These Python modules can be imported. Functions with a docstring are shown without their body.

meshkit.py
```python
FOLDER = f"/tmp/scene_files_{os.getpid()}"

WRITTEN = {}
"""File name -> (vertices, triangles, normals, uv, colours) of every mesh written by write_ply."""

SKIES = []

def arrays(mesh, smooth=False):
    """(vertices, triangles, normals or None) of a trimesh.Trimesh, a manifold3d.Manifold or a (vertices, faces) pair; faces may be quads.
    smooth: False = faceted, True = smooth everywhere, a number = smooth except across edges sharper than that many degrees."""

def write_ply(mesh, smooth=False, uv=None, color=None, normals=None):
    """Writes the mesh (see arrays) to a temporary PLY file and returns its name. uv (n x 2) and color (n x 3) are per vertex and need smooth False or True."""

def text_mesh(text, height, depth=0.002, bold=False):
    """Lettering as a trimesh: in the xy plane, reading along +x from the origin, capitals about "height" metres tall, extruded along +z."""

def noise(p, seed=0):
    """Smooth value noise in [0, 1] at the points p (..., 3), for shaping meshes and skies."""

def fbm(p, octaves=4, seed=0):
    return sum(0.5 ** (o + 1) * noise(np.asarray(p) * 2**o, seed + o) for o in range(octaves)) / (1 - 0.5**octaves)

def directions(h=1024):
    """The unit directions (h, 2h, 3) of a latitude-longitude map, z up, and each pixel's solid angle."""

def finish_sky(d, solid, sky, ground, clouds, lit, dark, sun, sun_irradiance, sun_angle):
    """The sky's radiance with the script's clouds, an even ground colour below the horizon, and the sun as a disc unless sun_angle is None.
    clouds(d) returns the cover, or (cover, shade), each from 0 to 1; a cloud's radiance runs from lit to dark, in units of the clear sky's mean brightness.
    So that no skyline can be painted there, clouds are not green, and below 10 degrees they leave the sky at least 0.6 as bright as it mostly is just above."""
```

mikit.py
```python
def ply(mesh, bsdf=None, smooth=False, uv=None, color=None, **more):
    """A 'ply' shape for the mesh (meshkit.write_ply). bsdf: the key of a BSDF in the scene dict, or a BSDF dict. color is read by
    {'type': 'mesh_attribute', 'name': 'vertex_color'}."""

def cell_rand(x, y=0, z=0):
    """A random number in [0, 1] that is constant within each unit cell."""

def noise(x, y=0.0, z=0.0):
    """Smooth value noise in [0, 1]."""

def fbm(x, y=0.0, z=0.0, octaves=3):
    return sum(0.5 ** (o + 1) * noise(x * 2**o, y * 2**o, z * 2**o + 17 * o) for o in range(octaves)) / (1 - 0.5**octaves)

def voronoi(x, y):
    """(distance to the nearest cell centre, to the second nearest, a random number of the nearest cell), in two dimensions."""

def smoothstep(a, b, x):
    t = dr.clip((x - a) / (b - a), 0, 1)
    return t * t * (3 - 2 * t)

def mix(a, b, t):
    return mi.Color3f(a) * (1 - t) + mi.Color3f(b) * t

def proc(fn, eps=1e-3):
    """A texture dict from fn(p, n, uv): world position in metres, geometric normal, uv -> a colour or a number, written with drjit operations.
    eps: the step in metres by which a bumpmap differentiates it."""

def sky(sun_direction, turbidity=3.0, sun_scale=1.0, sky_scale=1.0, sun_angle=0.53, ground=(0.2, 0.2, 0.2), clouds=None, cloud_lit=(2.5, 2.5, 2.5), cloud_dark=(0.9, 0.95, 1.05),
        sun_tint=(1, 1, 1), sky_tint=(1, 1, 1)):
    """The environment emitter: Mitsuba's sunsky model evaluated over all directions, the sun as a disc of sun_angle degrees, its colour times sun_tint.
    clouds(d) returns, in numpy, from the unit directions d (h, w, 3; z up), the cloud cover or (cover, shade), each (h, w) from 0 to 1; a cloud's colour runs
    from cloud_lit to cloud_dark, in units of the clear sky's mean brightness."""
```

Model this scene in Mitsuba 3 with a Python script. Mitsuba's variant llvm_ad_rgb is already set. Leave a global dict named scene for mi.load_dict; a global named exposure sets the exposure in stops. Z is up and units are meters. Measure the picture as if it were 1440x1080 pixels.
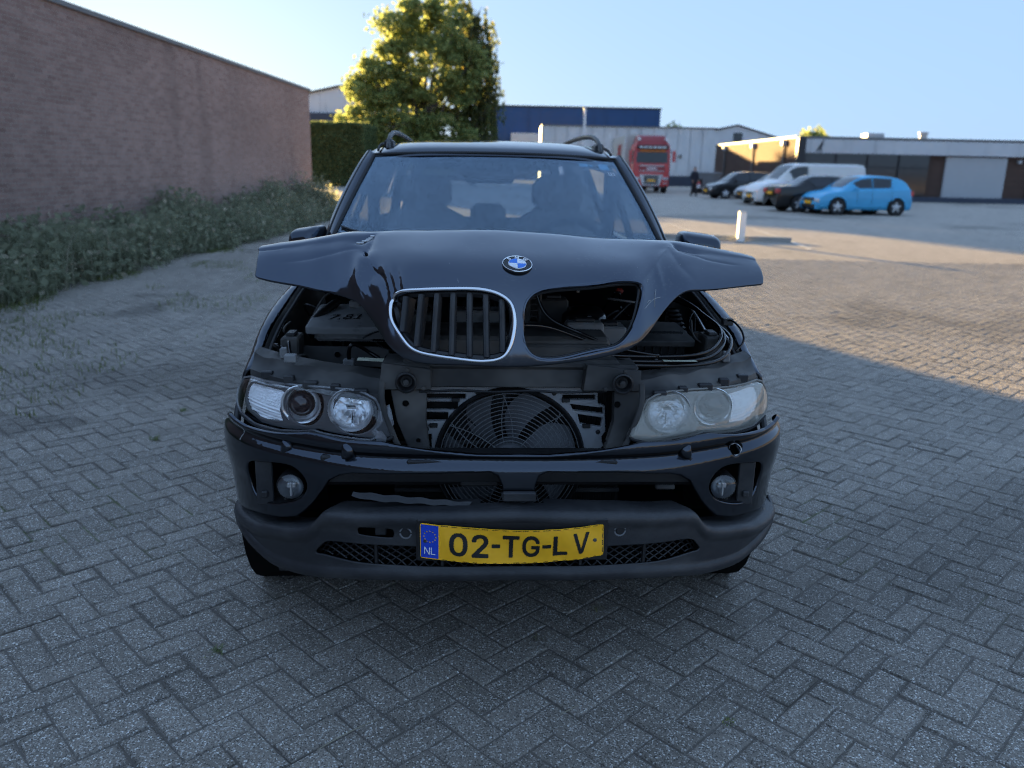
import math, random
import numpy as np, trimesh, shapely, drjit as dr, mitsuba as mi, mikit, meshkit
from shapely.geometry import Polygon, Point, LineString, box as sbox
from scipy.spatial import Delaunay, ConvexHull
from scipy.interpolate import PchipInterpolator as PI, CubicSpline, RectBivariateSpline

T = mi.ScalarTransform4f
scene, labels = {}, {}
rng = np.random.default_rng(7)

# ------------------------------------------------------------------ camera, sky, exposure
PITCH, ROLL = math.radians(14.85), math.radians(1.2)
FW = np.array([0, math.cos(PITCH), -math.sin(PITCH)])
UP0 = np.cross([1.0, 0, 0], FW)
UP = -math.sin(ROLL) * np.array([1.0, 0, 0]) + math.cos(ROLL) * UP0
EYE = np.array([0, 0, 1.52])
scene['camera'] = {'type': 'thinlens', 'fov': 64.09, 'fov_axis': 'x', 'near_clip': 0.05, 'far_clip': 5000.0,
                   'aperture_radius': 0.005, 'focus_distance': 2.40,
                   'to_world': T().look_at(origin=EYE.tolist(), target=(EYE + FW).tolist(), up=UP.tolist())}
SUN = np.array([-0.4377, 0.899, math.tan(math.radians(6.9))])
scene['sky_light'] = mikit.sky(SUN.tolist(), turbidity=3.0, sun_scale=2.8, sun_tint=(1, 1.27, 1.95), sky_tint=(.66, .92, 1.35), clouds=lambda d: np.full(d.shape[:2], .90), cloud_lit=(.56, .85, 1.35), cloud_dark=(.56, .85, 1.35), ground=(0.16, 0.15, 0.14))
exposure = 4.2

# ------------------------------------------------------------------ helpers
def put(key, mesh, bsdf, smooth=35, to_world=None, **kw):
    k, n = key, 0
    while k in scene:
        n += 1
        k = f'{key}_{n:03d}'
    d = mikit.ply(mesh, bsdf, smooth=smooth, **kw)
    if to_world is not None:
        d['to_world'] = to_world
    scene[k] = d
    return k

def put_copy(key, src, to_world):
    k, n = key, 0
    while k in scene:
        n += 1
        k = f'{key}_{n:03d}'
    scene[k] = {**src, 'to_world': to_world}
    return k

def label(key, text, cat=None, group=None, kind=None):
    d = {}
    if text: d['label'] = text
    if cat: d['category'] = cat
    if group: d['group'] = group
    if kind: d['kind'] = kind
    labels[key] = d

def tri(f):
    f = np.asarray(f, int)
    return np.vstack([f[:, [0, 1, 2]], f[:, [0, 2, 3]]]) if f.shape[1] == 4 else f

def cat(*ms):
    V, F, n = [], [], 0
    for v, f in ms:
        V.append(np.asarray(v, float)); F.append(tri(f) + n); n += len(v)
    return np.vstack(V), np.vstack(F)

def tm(m):
    return np.array(m.vertices, float), np.array(m.faces)

def move(m, t=(0, 0, 0), rz=0, rx=0, ry=0, s=1):
    v = np.asarray(m[0], float) * s
    for ang, (i, j) in ((rx, (1, 2)), (ry, (2, 0)), (rz, (0, 1))):
        if ang:
            c, q = math.cos(ang), math.sin(ang)
            a, b = v[:, i].copy(), v[:, j].copy()
            v[:, i], v[:, j] = c * a - q * b, q * a + c * b
    return v + np.asarray(t, float), m[1]

def mirror(m):
    return np.asarray(m[0]) * [-1, 1, 1], tri(m[1])[:, ::-1]

def hull(p):
    p = np.asarray(p, float)
    h = ConvexHull(p)
    f = h.simplices.copy()
    c = p.mean(0)
    n = np.cross(p[f[:, 1]] - p[f[:, 0]], p[f[:, 2]] - p[f[:, 0]])
    bad = ((p[f].mean(1) - c) * n).sum(1) < 0
    f[bad] = f[bad][:, ::-1]
    return p, f

def rbox(x0, x1, y0, y1, z0, z1, r=0.004):
    p = []
    for x, sx in ((x0, 1), (x1, -1)):
        for y, sy in ((y0, 1), (y1, -1)):
            for z, sz in ((z0, 1), (z1, -1)):
                p += [(x + sx * r, y + sy * r, z), (x + sx * r, y, z + sz * r), (x, y + sy * r, z + sz * r)]
    return hull(p)

def qbox(x0, x1, y0, y1, z0, z1):
    v = np.array([[x, y, z] for x in (x0, x1) for y in (y0, y1) for z in (z0, z1)], float)
    return v, np.array([[0, 1, 3], [0, 3, 2], [4, 6, 7], [4, 7, 5], [0, 4, 5], [0, 5, 1], [2, 3, 7], [2, 7, 6], [0, 2, 6], [0, 6, 4], [1, 5, 7], [1, 7, 3]])

def grid(P, closed=False):
    P = np.asarray(P, float)
    a, b = P.shape[:2]
    i, j = np.meshgrid(np.arange(a - 1), np.arange(b if closed else b - 1), indexing='ij')
    i, j = i.ravel(), j.ravel()
    k = (j + 1) % b
    return P.reshape(-1, 3), np.stack([i * b + j, (i + 1) * b + j, (i + 1) * b + k, i * b + k], 1)

def spl(pts, n, closed=False):
    p = np.asarray(pts, float)
    if closed: p = np.vstack([p, p[:1]])
    s = np.concatenate([[0], np.cumsum(np.linalg.norm(np.diff(p, axis=0), axis=1))])
    c = CubicSpline(s, p, bc_type='periodic' if closed else 'natural')
    return c(np.linspace(0, s[-1], n, endpoint=not closed))

def tube(pts, r, n=8, closed=False, flat=1.0, upv=None):
    p = np.asarray(pts, float)
    m = len(p)
    t = (np.roll(p, -1, 0) - np.roll(p, 1, 0)) if closed else np.gradient(p, axis=0)
    t /= np.linalg.norm(t, axis=1, keepdims=True) + 1e-12
    u = np.array(upv if upv is not None else ([0, 0, 1.0] if abs(t[:, 2]).mean() < .8 else [0, 1.0, 0.02]))
    a = np.cross(t, u); a /= np.linalg.norm(a, axis=1, keepdims=True) + 1e-12
    b = np.cross(a, t)
    ang = np.arange(n) * 2 * np.pi / n
    r = np.broadcast_to(r, (m,))
    V = p[:, None] + r[:, None, None] * (np.cos(ang)[None, :, None] * a[:, None] + flat * np.sin(ang)[None, :, None] * b[:, None])
    if closed: V = np.concatenate([V, V[:1]])
    v, f = grid(V, closed=True)
    f = tri(f)
    if not closed:
        v = np.vstack([v, p[0], p[-1]])
        k = np.arange(n)
        f = np.vstack([f, np.stack([k * 0 + len(v) - 2, k, (k + 1) % n], 1), np.stack([k * 0 + len(v) - 1, (m - 1) * n + (k + 1) % n, (m - 1) * n + k], 1)])
    return v, f

def lathe(prof, n=32, axis='y', c=(0, 0, 0)):
    """prof: (radius, height) pairs, spun round the axis."""
    p = np.asarray(prof, float)
    a = np.arange(n) * 2 * np.pi / n
    R, Hh = p[:, 0][:, None], p[:, 1][:, None] + 0 * a[None]
    X, Z = R * np.cos(a), R * np.sin(a)
    P = np.stack({'y': (X, Hh, Z), 'z': (X, Z, Hh), 'x': (Hh, X, Z)}[axis], -1)
    v, f = grid(P, closed=True)
    return v + np.asarray(c, float), f

def chaikin(p, k=3, closed=True):
    p = np.asarray(p, float)
    for _ in range(k):
        q = np.roll(p, -1, 0)
        p = np.stack([.75 * p + .25 * q, .25 * p + .75 * q], 1).reshape(-1, p.shape[1])
    return p

def shell(poly, fn, th=.004, e=.02, roll=0.0, lift=0.0):
    """A sheet over the 2-D outline poly laid on the surface fn(a, b), th thick behind it, its edge rolled back by radius roll."""
    if not isinstance(poly, (Polygon, shapely.MultiPolygon)): poly = Polygon(poly)
    poly = poly.buffer(0)
    if isinstance(poly, shapely.MultiPolygon): poly = max(poly.geoms, key=lambda g: g.area)
    pts = [np.array(shapely.segmentize(r, e * .8).coords)[:-1] for r in (poly.exterior, *poly.interiors)]
    x0, y0, x1, y1 = poly.bounds
    gx, gy = np.meshgrid(np.arange(x0 + e * .37, x1, e), np.arange(y0 + e * .41, y1, e))
    g = np.stack([gx.ravel(), gy.ravel()], 1)
    shapely.prepare(poly)
    g = g[shapely.contains_xy(poly, g[:, 0], g[:, 1])]
    if len(g):
        g = g[shapely.distance(poly.boundary, shapely.points(g)) > .45 * e]
    if roll:
        for q in (.18, .45, .8):
            inn = poly.buffer(-roll * q)
            for pg in (inn.geoms if isinstance(inn, shapely.MultiPolygon) else [inn]):
                if pg.area > 0:
                    pts += [np.array(shapely.segmentize(r, e * .8).coords)[:-1] for r in (pg.exterior, *pg.interiors)]
        if len(g): g = g[shapely.distance(poly.boundary, shapely.points(g)) > roll]
    p = np.vstack(pts + [g])
    p = np.unique(np.round(p, 5), axis=0)
    t = Delaunay(p).simplices
    c = p[t].mean(1)
    A = np.cross(p[t[:, 1]] - p[t[:, 0]], p[t[:, 2]] - p[t[:, 0]])
    keep = shapely.contains_xy(poly, c[:, 0], c[:, 1]) & (abs(A) > 1e-10)
    t, A = t[keep], A[keep]
    t[A < 0] = t[A < 0][:, ::-1]
    a, b = p[:, 0], p[:, 1]
    P = fn(a, b)
    h = 1e-4
    N = np.cross(fn(a + h, b) - fn(a - h, b), fn(a, b + h) - fn(a, b - h))
    N /= np.linalg.norm(N, axis=1, keepdims=True) + 1e-20
    P = P + N * lift
    if roll:
        d = shapely.distance(poly.boundary, shapely.points(p))
        k = np.clip(roll - d, 0, roll)
        P = P - N * (roll - np.sqrt(np.maximum(roll ** 2 - k ** 2, 0)))[:, None]
    if not th:
        return P, t
    n = len(p)
    ed = np.vstack([t[:, [0, 1]], t[:, [1, 2]], t[:, [2, 0]]])
    u, idx, cnt = np.unique(np.sort(ed, 1), axis=0, return_index=True, return_counts=True)
    be = ed[idx[cnt == 1]]
    walls = np.vstack([np.stack([be[:, 0], be[:, 0] + n, be[:, 1]], 1), np.stack([be[:, 1], be[:, 0] + n, be[:, 1] + n], 1)])
    return np.vstack([P, P - N * th]), np.vstack([t, t[:, ::-1] + n, walls])

def text(s, h, depth=.001, bold=True):
    return tm(meshkit.text_mesh(s, h, depth=depth, bold=bold))

# ------------------------------------------------------------------ materials
def two(b): return {'type': 'twosided', 'bsdf': b}
def rgb(*c): return {'type': 'rgb', 'value': list(c) if len(c) == 3 else [c[0]] * 3}
def pr(c, rough=.5, **k):
    col = c if isinstance(c, dict) else rgb(*c)
    return {'type': 'principled', 'base_color': col, 'roughness': rough, **k}
def mat(name, c, rough=.5, **k): scene[name] = two(pr(c, rough, **k))

NZ, FB, SM, MIX = mikit.noise, mikit.fbm, mikit.smoothstep, mikit.mix

# ------------------------------------------------------------------ the ground: herringbone clinkers 21 x 10.5 cm
BW = 0.0985
ROT = math.radians(45)
CR, SR = math.cos(ROT), math.sin(ROT)
def herring(p):
    x = (p.x * CR + p.y * SR) / BW + 4000
    y = (-p.x * SR + p.y * CR) / BW + 4000
    i, j = dr.floor(x), dr.floor(y)
    fx, fy = x - i, y - j
    m = (i - j) - 4 * dr.floor((i - j) / 4)
    hor = m < 1.5
    lx = dr.select(m < .5, fx, dr.select(hor, fx + 1, fx))            # position along x inside the brick
    ly = dr.select(hor, fy, dr.select(m > 2.5, fy, fy + 1))
    ai = dr.select((m > .5) & hor, i - 1, i)
    aj = dr.select(~hor & (m < 2.5), j - 1, j)
    W, Hh = dr.select(hor, 2.0, 1.0), dr.select(hor, 1.0, 2.0)
    e = dr.minimum(dr.minimum(lx, W - lx), dr.minimum(ly, Hh - ly)) * BW
    return mikit.cell_rand(ai, aj, dr.select(hor, 1.0, 2.0)), e
def stone(p, rnd):
    """Worn exposed-aggregate concrete: grey-brown with pale and dark grains."""
    d1, _, c1 = mikit.voronoi(p.x * 210, p.y * 210)
    d2, _, c2 = mikit.voronoi(p.x * 105 + 7, p.y * 105)
    big = FB(p.x * 2.1, p.y * 2.1, 3.0, octaves=3)
    fine = NZ(p.x * 700, p.y * 700)
    base = MIX((.158, .138, .114), (.280, .246, .206), .5 * rnd + .5 * big)
    base = base * (.55 + .60 * fine + .25 * c1)
    pale = SM(.74, .82, c1) * SM(.60, .25, d1)
    pale2 = SM(.88, .92, c2) * SM(.36, .2, d2)
    dark = SM(.22, .12, c1) * SM(.6, .3, d1)
    out = MIX(base, (.52, .50, .47), pale * .8)
    out = MIX(out, (.78, .76, .72), pale2 * .85)
    return out * (1 - .55 * dark)
def pave_color(p, n, uv):
    r, e = herring(p)
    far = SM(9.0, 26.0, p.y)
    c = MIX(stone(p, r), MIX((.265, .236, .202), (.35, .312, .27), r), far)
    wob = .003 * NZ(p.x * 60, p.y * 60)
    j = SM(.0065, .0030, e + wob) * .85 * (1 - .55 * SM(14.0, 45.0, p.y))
    moss = SM(.5, .7, FB(p.x * .9 + 5, p.y * .9, 1.0)) * SM(.55, .8, NZ(p.x * 9, p.y * 9))
    joint = MIX((.105, .092, .078), (.085, .10, .04), moss)
    oil = SM(.70, .82, FB(p.x * 1.3 + 31, p.y * 1.3, 5.0, octaves=3))
    stain = dr.maximum(SM(.56, .76, FB(p.x * .35 + 9, p.y * .35, 2.0, octaves=4)), oil)
    dirt = SM(.45, .75, FB(p.x * 5 + 2, p.y * 5, 1.0, octaves=3)) * SM(.018, .004, e)
    return MIX(c * (1 - .35 * stain) * (1 - .35 * dirt), joint, j)
def pave_h(p, n, uv):
    _, _, c1 = mikit.voronoi(p.x * 260, p.y * 260)
    return FB(p.x * 55, p.y * 55, p.z * 0, octaves=3) * .8 + .35 * NZ(p.x * 260, p.y * 260) + .25 * c1
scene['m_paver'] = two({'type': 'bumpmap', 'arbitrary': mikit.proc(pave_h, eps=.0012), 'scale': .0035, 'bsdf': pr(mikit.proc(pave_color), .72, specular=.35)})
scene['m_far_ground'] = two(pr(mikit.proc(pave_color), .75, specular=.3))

ground_v = np.array([[-900, -60, -.0045], [900, -60, -.0045], [900, 1500, -.0045], [-900, 1500, -.0045]])
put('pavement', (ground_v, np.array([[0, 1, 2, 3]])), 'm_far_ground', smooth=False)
label('pavement', 'grey herringbone clinker paving, shaded near the wrecked car and sunlit beyond', kind='structure')

def paver_mesh(seed, L=2 * BW, W=BW):
    r = np.random.default_rng(seed)
    g, c = .0018, .0058
    x0, x1, y0, y1 = -L / 2 + g, L / 2 - g, -W / 2 + g, W / 2 - g
    def ring(ins, z, jit):
        q = []
        for k in range(12):
            t = k / 12
            per = [(x0, y0), (x0 + (x1 - x0) * .33, y0), (x0 + (x1 - x0) * .67, y0), (x1, y0), (x1, y0 + (y1 - y0) * .33), (x1, y0 + (y1 - y0) * .67),
                   (x1, y1), (x0 + (x1 - x0) * .67, y1), (x0 + (x1 - x0) * .33, y1), (x0, y1), (x0, y0 + (y1 - y0) * .67), (x0, y0 + (y1 - y0) * .33)][k]
            x, y = per
            q.append((np.clip(x, x0 + ins, x1 - ins) + r.normal(0, jit), np.clip(y, y0 + ins, y1 - ins) + r.normal(0, jit), z + r.normal(0, jit * .3)))
        return q
    corner = {0, 3, 6, 9}
    a, b = ring(c, 0, .0011), ring(.0004, -.0052, .0006)
    d = [(x, y, -.03) for x, y, _ in b]
    v = np.array(a + b + d + [(0, 0, .0006)])
    f = []
    for k in range(12):
        n = (k + 1) % 12
        f += [(36, k, n), (k, 12 + k, 12 + n), (k, 12 + n, n), (12 + k, 24 + k, 24 + n), (12 + k, 24 + n, 12 + n)]
    return v, np.array(f)
VAR = [paver_mesh(s) for s in range(6)]
spots = []
n0 = 240
for i in range(-n0, n0):
    for j in range(-n0, n0):
        m = (i - j) % 4
        if m == 0: cx_, cy_, a = (i + 1) * BW, (j + .5) * BW, 0
        elif m == 3: cx_, cy_, a = (i + .5) * BW, (j + 1) * BW, math.pi / 2
        else: continue
        X, Y = cx_ * CR - cy_ * SR, cx_ * SR + cy_ * CR
        if .7 < Y < 15 and abs(X) < .72 * Y + 1.0 and X > -5.3 + .03 * Y:
            spots.append((X, Y, a + ROT, (i * 7 + j * 3) % 6))
spots = np.array(spots)
# which of them show largest: near, in front of the lens, not under the car
near = np.hypot(spots[:, 0] * 1.1, spots[:, 1])
seen = (abs(spots[:, 0]) < .62 * (spots[:, 1] + .1) + .1) & (spots[:, 1] > 1.25) & ~((abs(spots[:, 0]) < .9) & (spots[:, 1] > 2.75))
order = np.argsort(np.where(seen, near, 1e9))[:300]
first = set(order.tolist())
for k in order:
    X, Y, a, v = spots[k]
    tw = T().translate([float(X), float(Y), float(rng.normal(0, .0016))]).rotate([0, 0, 1], math.degrees(a) + float(rng.normal(0, .5))).rotate([1, 0, 0], float(rng.normal(0, .8))).rotate([0, 1, 0], float(rng.normal(0, .5)))
    key = f'pavement__paver_{int(np.where(order == k)[0][0]):03d}' if k != order[0] else 'pavement__paver'
    if f'_pv{int(v)}' not in globals(): globals()[f'_pv{int(v)}'] = mikit.ply(VAR[int(v)], 'm_paver', smooth=False)
    scene[key] = {**globals()[f'_pv{int(v)}'], 'to_world': tw}
V, F, n = [], [], 0
for k in range(len(spots)):
    if k in first: continue
    X, Y, a, v = spots[k]
    q = move(VAR[int(v)], (X, Y, rng.normal(0, .0012)), rz=a + rng.normal(0, .008), rx=rng.normal(0, .012), ry=rng.normal(0, .008))
    V.append(q[0]); F.append(q[1] + n); n += len(q[0])
put('pavement__small_pavers', (np.vstack(V), np.vstack(F)), 'm_paver', smooth=False)
label('pavement__small_pavers', None, kind='stuff')

# ------------------------------------------------------------------ building materials
def brick_tex(c1, c2, mortar, along):
    def f(p, n, uv):
        u = p.y if along == 'y' else p.x
        row = dr.floor(p.z / .0625)
        x = u / .22 + .5 * (row - 2 * dr.floor(row / 2))
        col = dr.floor(x)
        fx, fz = (x - col) * .22, p.z - row * .0625
        e = dr.minimum(dr.minimum(fx, .22 - fx), dr.minimum(fz, .0625 - fz))
        r = mikit.cell_rand(col, row, 3)
        c = MIX(c1, c2, r) * (.8 + .4 * NZ(p.x * 30, p.y * 30, p.z * 30))
        c = MIX(c, mortar, SM(.0065, .004, e))
        w = FB(u * .35, p.z * .8, 4.0, octaves=4)
        drip = SM(.55, .8, FB(u * 1.3, p.z * .3, 8.0)) * .15
        return c * (.78 + .42 * w) * (1 - drip)
    return mikit.proc(f)
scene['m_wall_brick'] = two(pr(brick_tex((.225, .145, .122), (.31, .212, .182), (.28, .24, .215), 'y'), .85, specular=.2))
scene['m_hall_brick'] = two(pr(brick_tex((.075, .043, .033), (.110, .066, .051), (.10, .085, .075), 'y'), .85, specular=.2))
def sheet_tex(c, d=.12):
    def f(p, n, uv):
        return mi.Color3f(c) * (1 - d + 2 * d * FB(p.x * .5 + p.y * .5, p.z * .4, 1.0, octaves=4)) * (1 - .25 * SM(.6, .85, FB((p.x + p.y) * 3, p.z * .15, 6.0)))
    return mikit.proc(f)
scene['m_grey_sheet'] = two(pr(sheet_tex((.60, .61, .62)), .45, specular=.4))
scene['m_blue_sheet'] = two(pr(sheet_tex((.012, .060, .175)), .45, specular=.4))
scene['m_pale_sheet'] = two(pr(sheet_tex((.52, .53, .54)), .5))
mat('m_coping', (.13, .13, .128), .55)
mat('m_dark_trim', (.02, .022, .026), .5)
mat('m_dark_glass', (.012, .016, .022), .08, specular=.7)
mat('m_plinth', (.035, .045, .07), .6)
mat('m_concrete', (.30, .295, .28), .8)
mat('m_white', (.75, .75, .73), .4)
mat('m_galv', (.42, .43, .44), .4)
mat('m_asph_roof', (.06, .06, .06), .9)

# ------------------------------------------------------------------ the long brick building on the left
def wall_x(y): return -6.69 + .0150 * y
wl = 'brick_building'
def slab(y0, y1, x_out, x_in, z0, z1):
    v = np.array([[wall_x(y) + x, y, z] for x in (x_in, x_out) for y in (y0, y1) for z in (z0, z1)])
    return v, qbox(0, 1, 0, 1, 0, 1)[1]
put(wl + '__wall', slab(-45, 26.0, 0, -14, -.1, 3.60), 'm_wall_brick', smooth=False)
put(wl + '__coping', slab(-45.05, 26.05, .05, -14.05, 3.60, 3.67), 'm_coping', smooth=False)
for y in (9.5,):
    put(wl + '__downpipe', tube([(wall_x(y) + .06, y, z) for z in np.linspace(.1, 3.6, 12)], .04, 10), 'm_galv')
label(wl, 'long low windowless red brick building with pale metal coping on the left', 'building')

# ------------------------------------------------------------------ halls at the back
h = 'blue_hall'
put(h + '__wall', qbox(-3.6, 18.6, 112, 140, 0, 9.1), 'm_blue_sheet', smooth=False)
put(h + '__roof_trim', qbox(-3.7, 18.7, 111.9, 140.1, 9.1, 9.3), 'm_dark_trim', smooth=False)
put(h + '__dock_canopy', rbox(-.8, 3.7, 110.2, 111.9, 4.3, 5.8, .03), 'm_pale_sheet', smooth=False)
put(h + '__dock_door', qbox(-.5, 3.4, 111.85, 111.97, .2, 4.2), 'm_dark_trim', smooth=False)
label(h, 'large dark blue flat-roofed hall behind the pale corrugated hall', 'hall')

h = 'corrugated_hall'
put(h + '__wall', qbox(2.5, 19.4, 84.06, 90, 0, 5.5), 'm_pale_sheet', smooth=False)
def rib_panel(w, z0, z1):
    P = []
    xs = [0, .02, .05, .17, .20, .32, .35, .47, .50, .62, .65, .77, .80, .92, .95, .97]
    ys = [0, 0, -.03, -.03, 0, 0, -.03, -.03, 0, 0, -.03, -.03, 0, 0, -.03, 0]
    for x, y in zip(xs, ys): P.append([(x * w, y, z0), (x * w, y, z1)])
    return grid(np.array(P))
rp = mikit.ply(rib_panel(1.16, 1.0, 5.5), 'm_grey_sheet', smooth=False)
for k in range(14):
    put_copy(h + '__panel', rp, T().translate([2.55 + 1.21 * k, 84.0 - .004 * (k % 2), 0]))
put(h + '__plinth', qbox(2.4, 19.5, 83.94, 84.05, 0, 1.0), 'm_plinth', smooth=False)
put(h + '__roof_trim', qbox(2.4, 19.55, 83.9, 90.05, 5.5, 5.64), 'm_coping', smooth=False)
put(h + '__side_wall', qbox(2.35, 2.48, 84.1, 90, 0, 5.5), 'm_pale_sheet', smooth=False)
put(h + '__dark_door', qbox(9.4, 10.1, 83.9, 83.97, 1.0, 4.4), 'm_dark_trim', smooth=False)
for x in (12.8, 13.3):
    put(h + '__vent', rbox(x, x + .34, 83.9, 83.99, 1.85, 2.15, .02), 'm_dark_trim', smooth=False)
put(h + '__wall_lamp', rbox(16.0, 16.25, 83.72, 83.98, 2.7, 3.0, .03), 'm_dark_trim', smooth=False)
label(h, 'pale grey corrugated metal hall with dark plinth behind the red lorry', 'hall')

h = 'gabled_hall'
pg = np.array([(16.5, 0), (29.5, 0), (29.5, 5.05), (24.36, 6.45), (19.2, 5.25), (16.5, 4.9)])
put(h + '__wall', tm(trimesh.creation.extrude_polygon(Polygon(pg), 10)) and move(tm(trimesh.creation.extrude_polygon(Polygon(pg), 10)), (0, 105, 0), rx=math.pi / 2), 'm_grey_sheet', smooth=False)
def roof_strip(pts, y0, y1, t, o=.12):
    P = np.array([[(x, y0, z + .004), (x, y1, z + .004), (x, y1, z + t), (x, y0, z + t)] for x, z in pts])
    return grid(P, closed=True)
put(h + '__roof', roof_strip([(16.4, 4.9), (19.2, 5.25), (24.36, 6.45), (29.7, 5.0)], 94.8, 105.2, .14), 'm_dark_trim', smooth=False)
put(h + '__window', qbox(24.0, 25.0, 94.93, 94.99, 4.75, 5.7), 'm_dark_glass', smooth=False)
label(h, 'grey gabled metal hall with one small window rising behind the brick workshop', 'hall')

h = 'brick_workshop'
X0 = 16.35
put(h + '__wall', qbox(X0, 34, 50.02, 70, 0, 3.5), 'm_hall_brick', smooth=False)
put(h + '__coping', qbox(X0 - .06, 34.06, 49.9, 70.06, 3.5, 3.62), 'm_coping', smooth=False)
for y in (51.9, 58.6, 66.5):
    put(h + '__downpipe', tube([(X0 - .09, y, z) for z in np.linspace(0, 3.45, 8)], .07, 10), 'm_coping')
    put(h + '__rain_hopper', rbox(X0 - .28, X0 - .005, y - .18, y + .18, 3.1, 3.42, .03), 'm_galv', smooth=False)
put(h + '__corner_column', qbox(X0 + .005, X0 + .45, 49.6, 50.0, 0, 3.55), 'm_dark_trim', smooth=False)
put(h + '__fascia', qbox(X0 + .46, 33.9, 49.7, 49.98, 2.68, 3.46), 'm_pale_sheet', smooth=False)
for k in range(4):
    xx = X0 + .5 + k * 1.85
    f = put(h + '__window', qbox(xx, xx + 1.78, 49.80, 49.86, .35, 2.66), 'm_dark_glass', smooth=False)
    put(f + '__frame', cat(qbox(xx - .04, xx + .04, 49.72, 49.90, .3, 2.66), qbox(xx + .04, xx + 1.78, 49.74, 49.795, 1.9, 1.98)), 'm_dark_trim', smooth=False)
dr_ = put(h + '__roller_door', qbox(25.2, 28.8, 49.90, 49.97, .06, 2.6), 'm_galv', smooth=False)
for k in range(17): put(dr_ + '__slat', rbox(25.25, 28.75, 49.865, 49.899, .08 + .148 * k, .215 + .148 * k, .006), 'm_galv', smooth=False)
put(h + '__door', rbox(30.2, 31.2, 49.9, 49.99, .06, 2.15, .01), 'm_dark_trim', smooth=False)
put(h + '__wall_lamp', rbox(29.4, 29.6, 49.75, 49.99, 2.3, 2.5, .03), 'm_galv', smooth=False)
put(h + '__roof_vent', rbox(22.5, 23.6, 55, 56, 3.5, 4.1, .04), 'm_galv', smooth=False)
put(h + '__roof_vent', lathe([(.25, 0), (.25, .7), (.32, .72), (.32, .85), (0, .9)], 18, 'z', (27.5, 58, 3.5)), 'm_galv', smooth=30)
put(h + '__sill', qbox(X0 + .46, 33.9, 49.66, 49.98, 0, .3), 'm_plinth', smooth=False)
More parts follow.
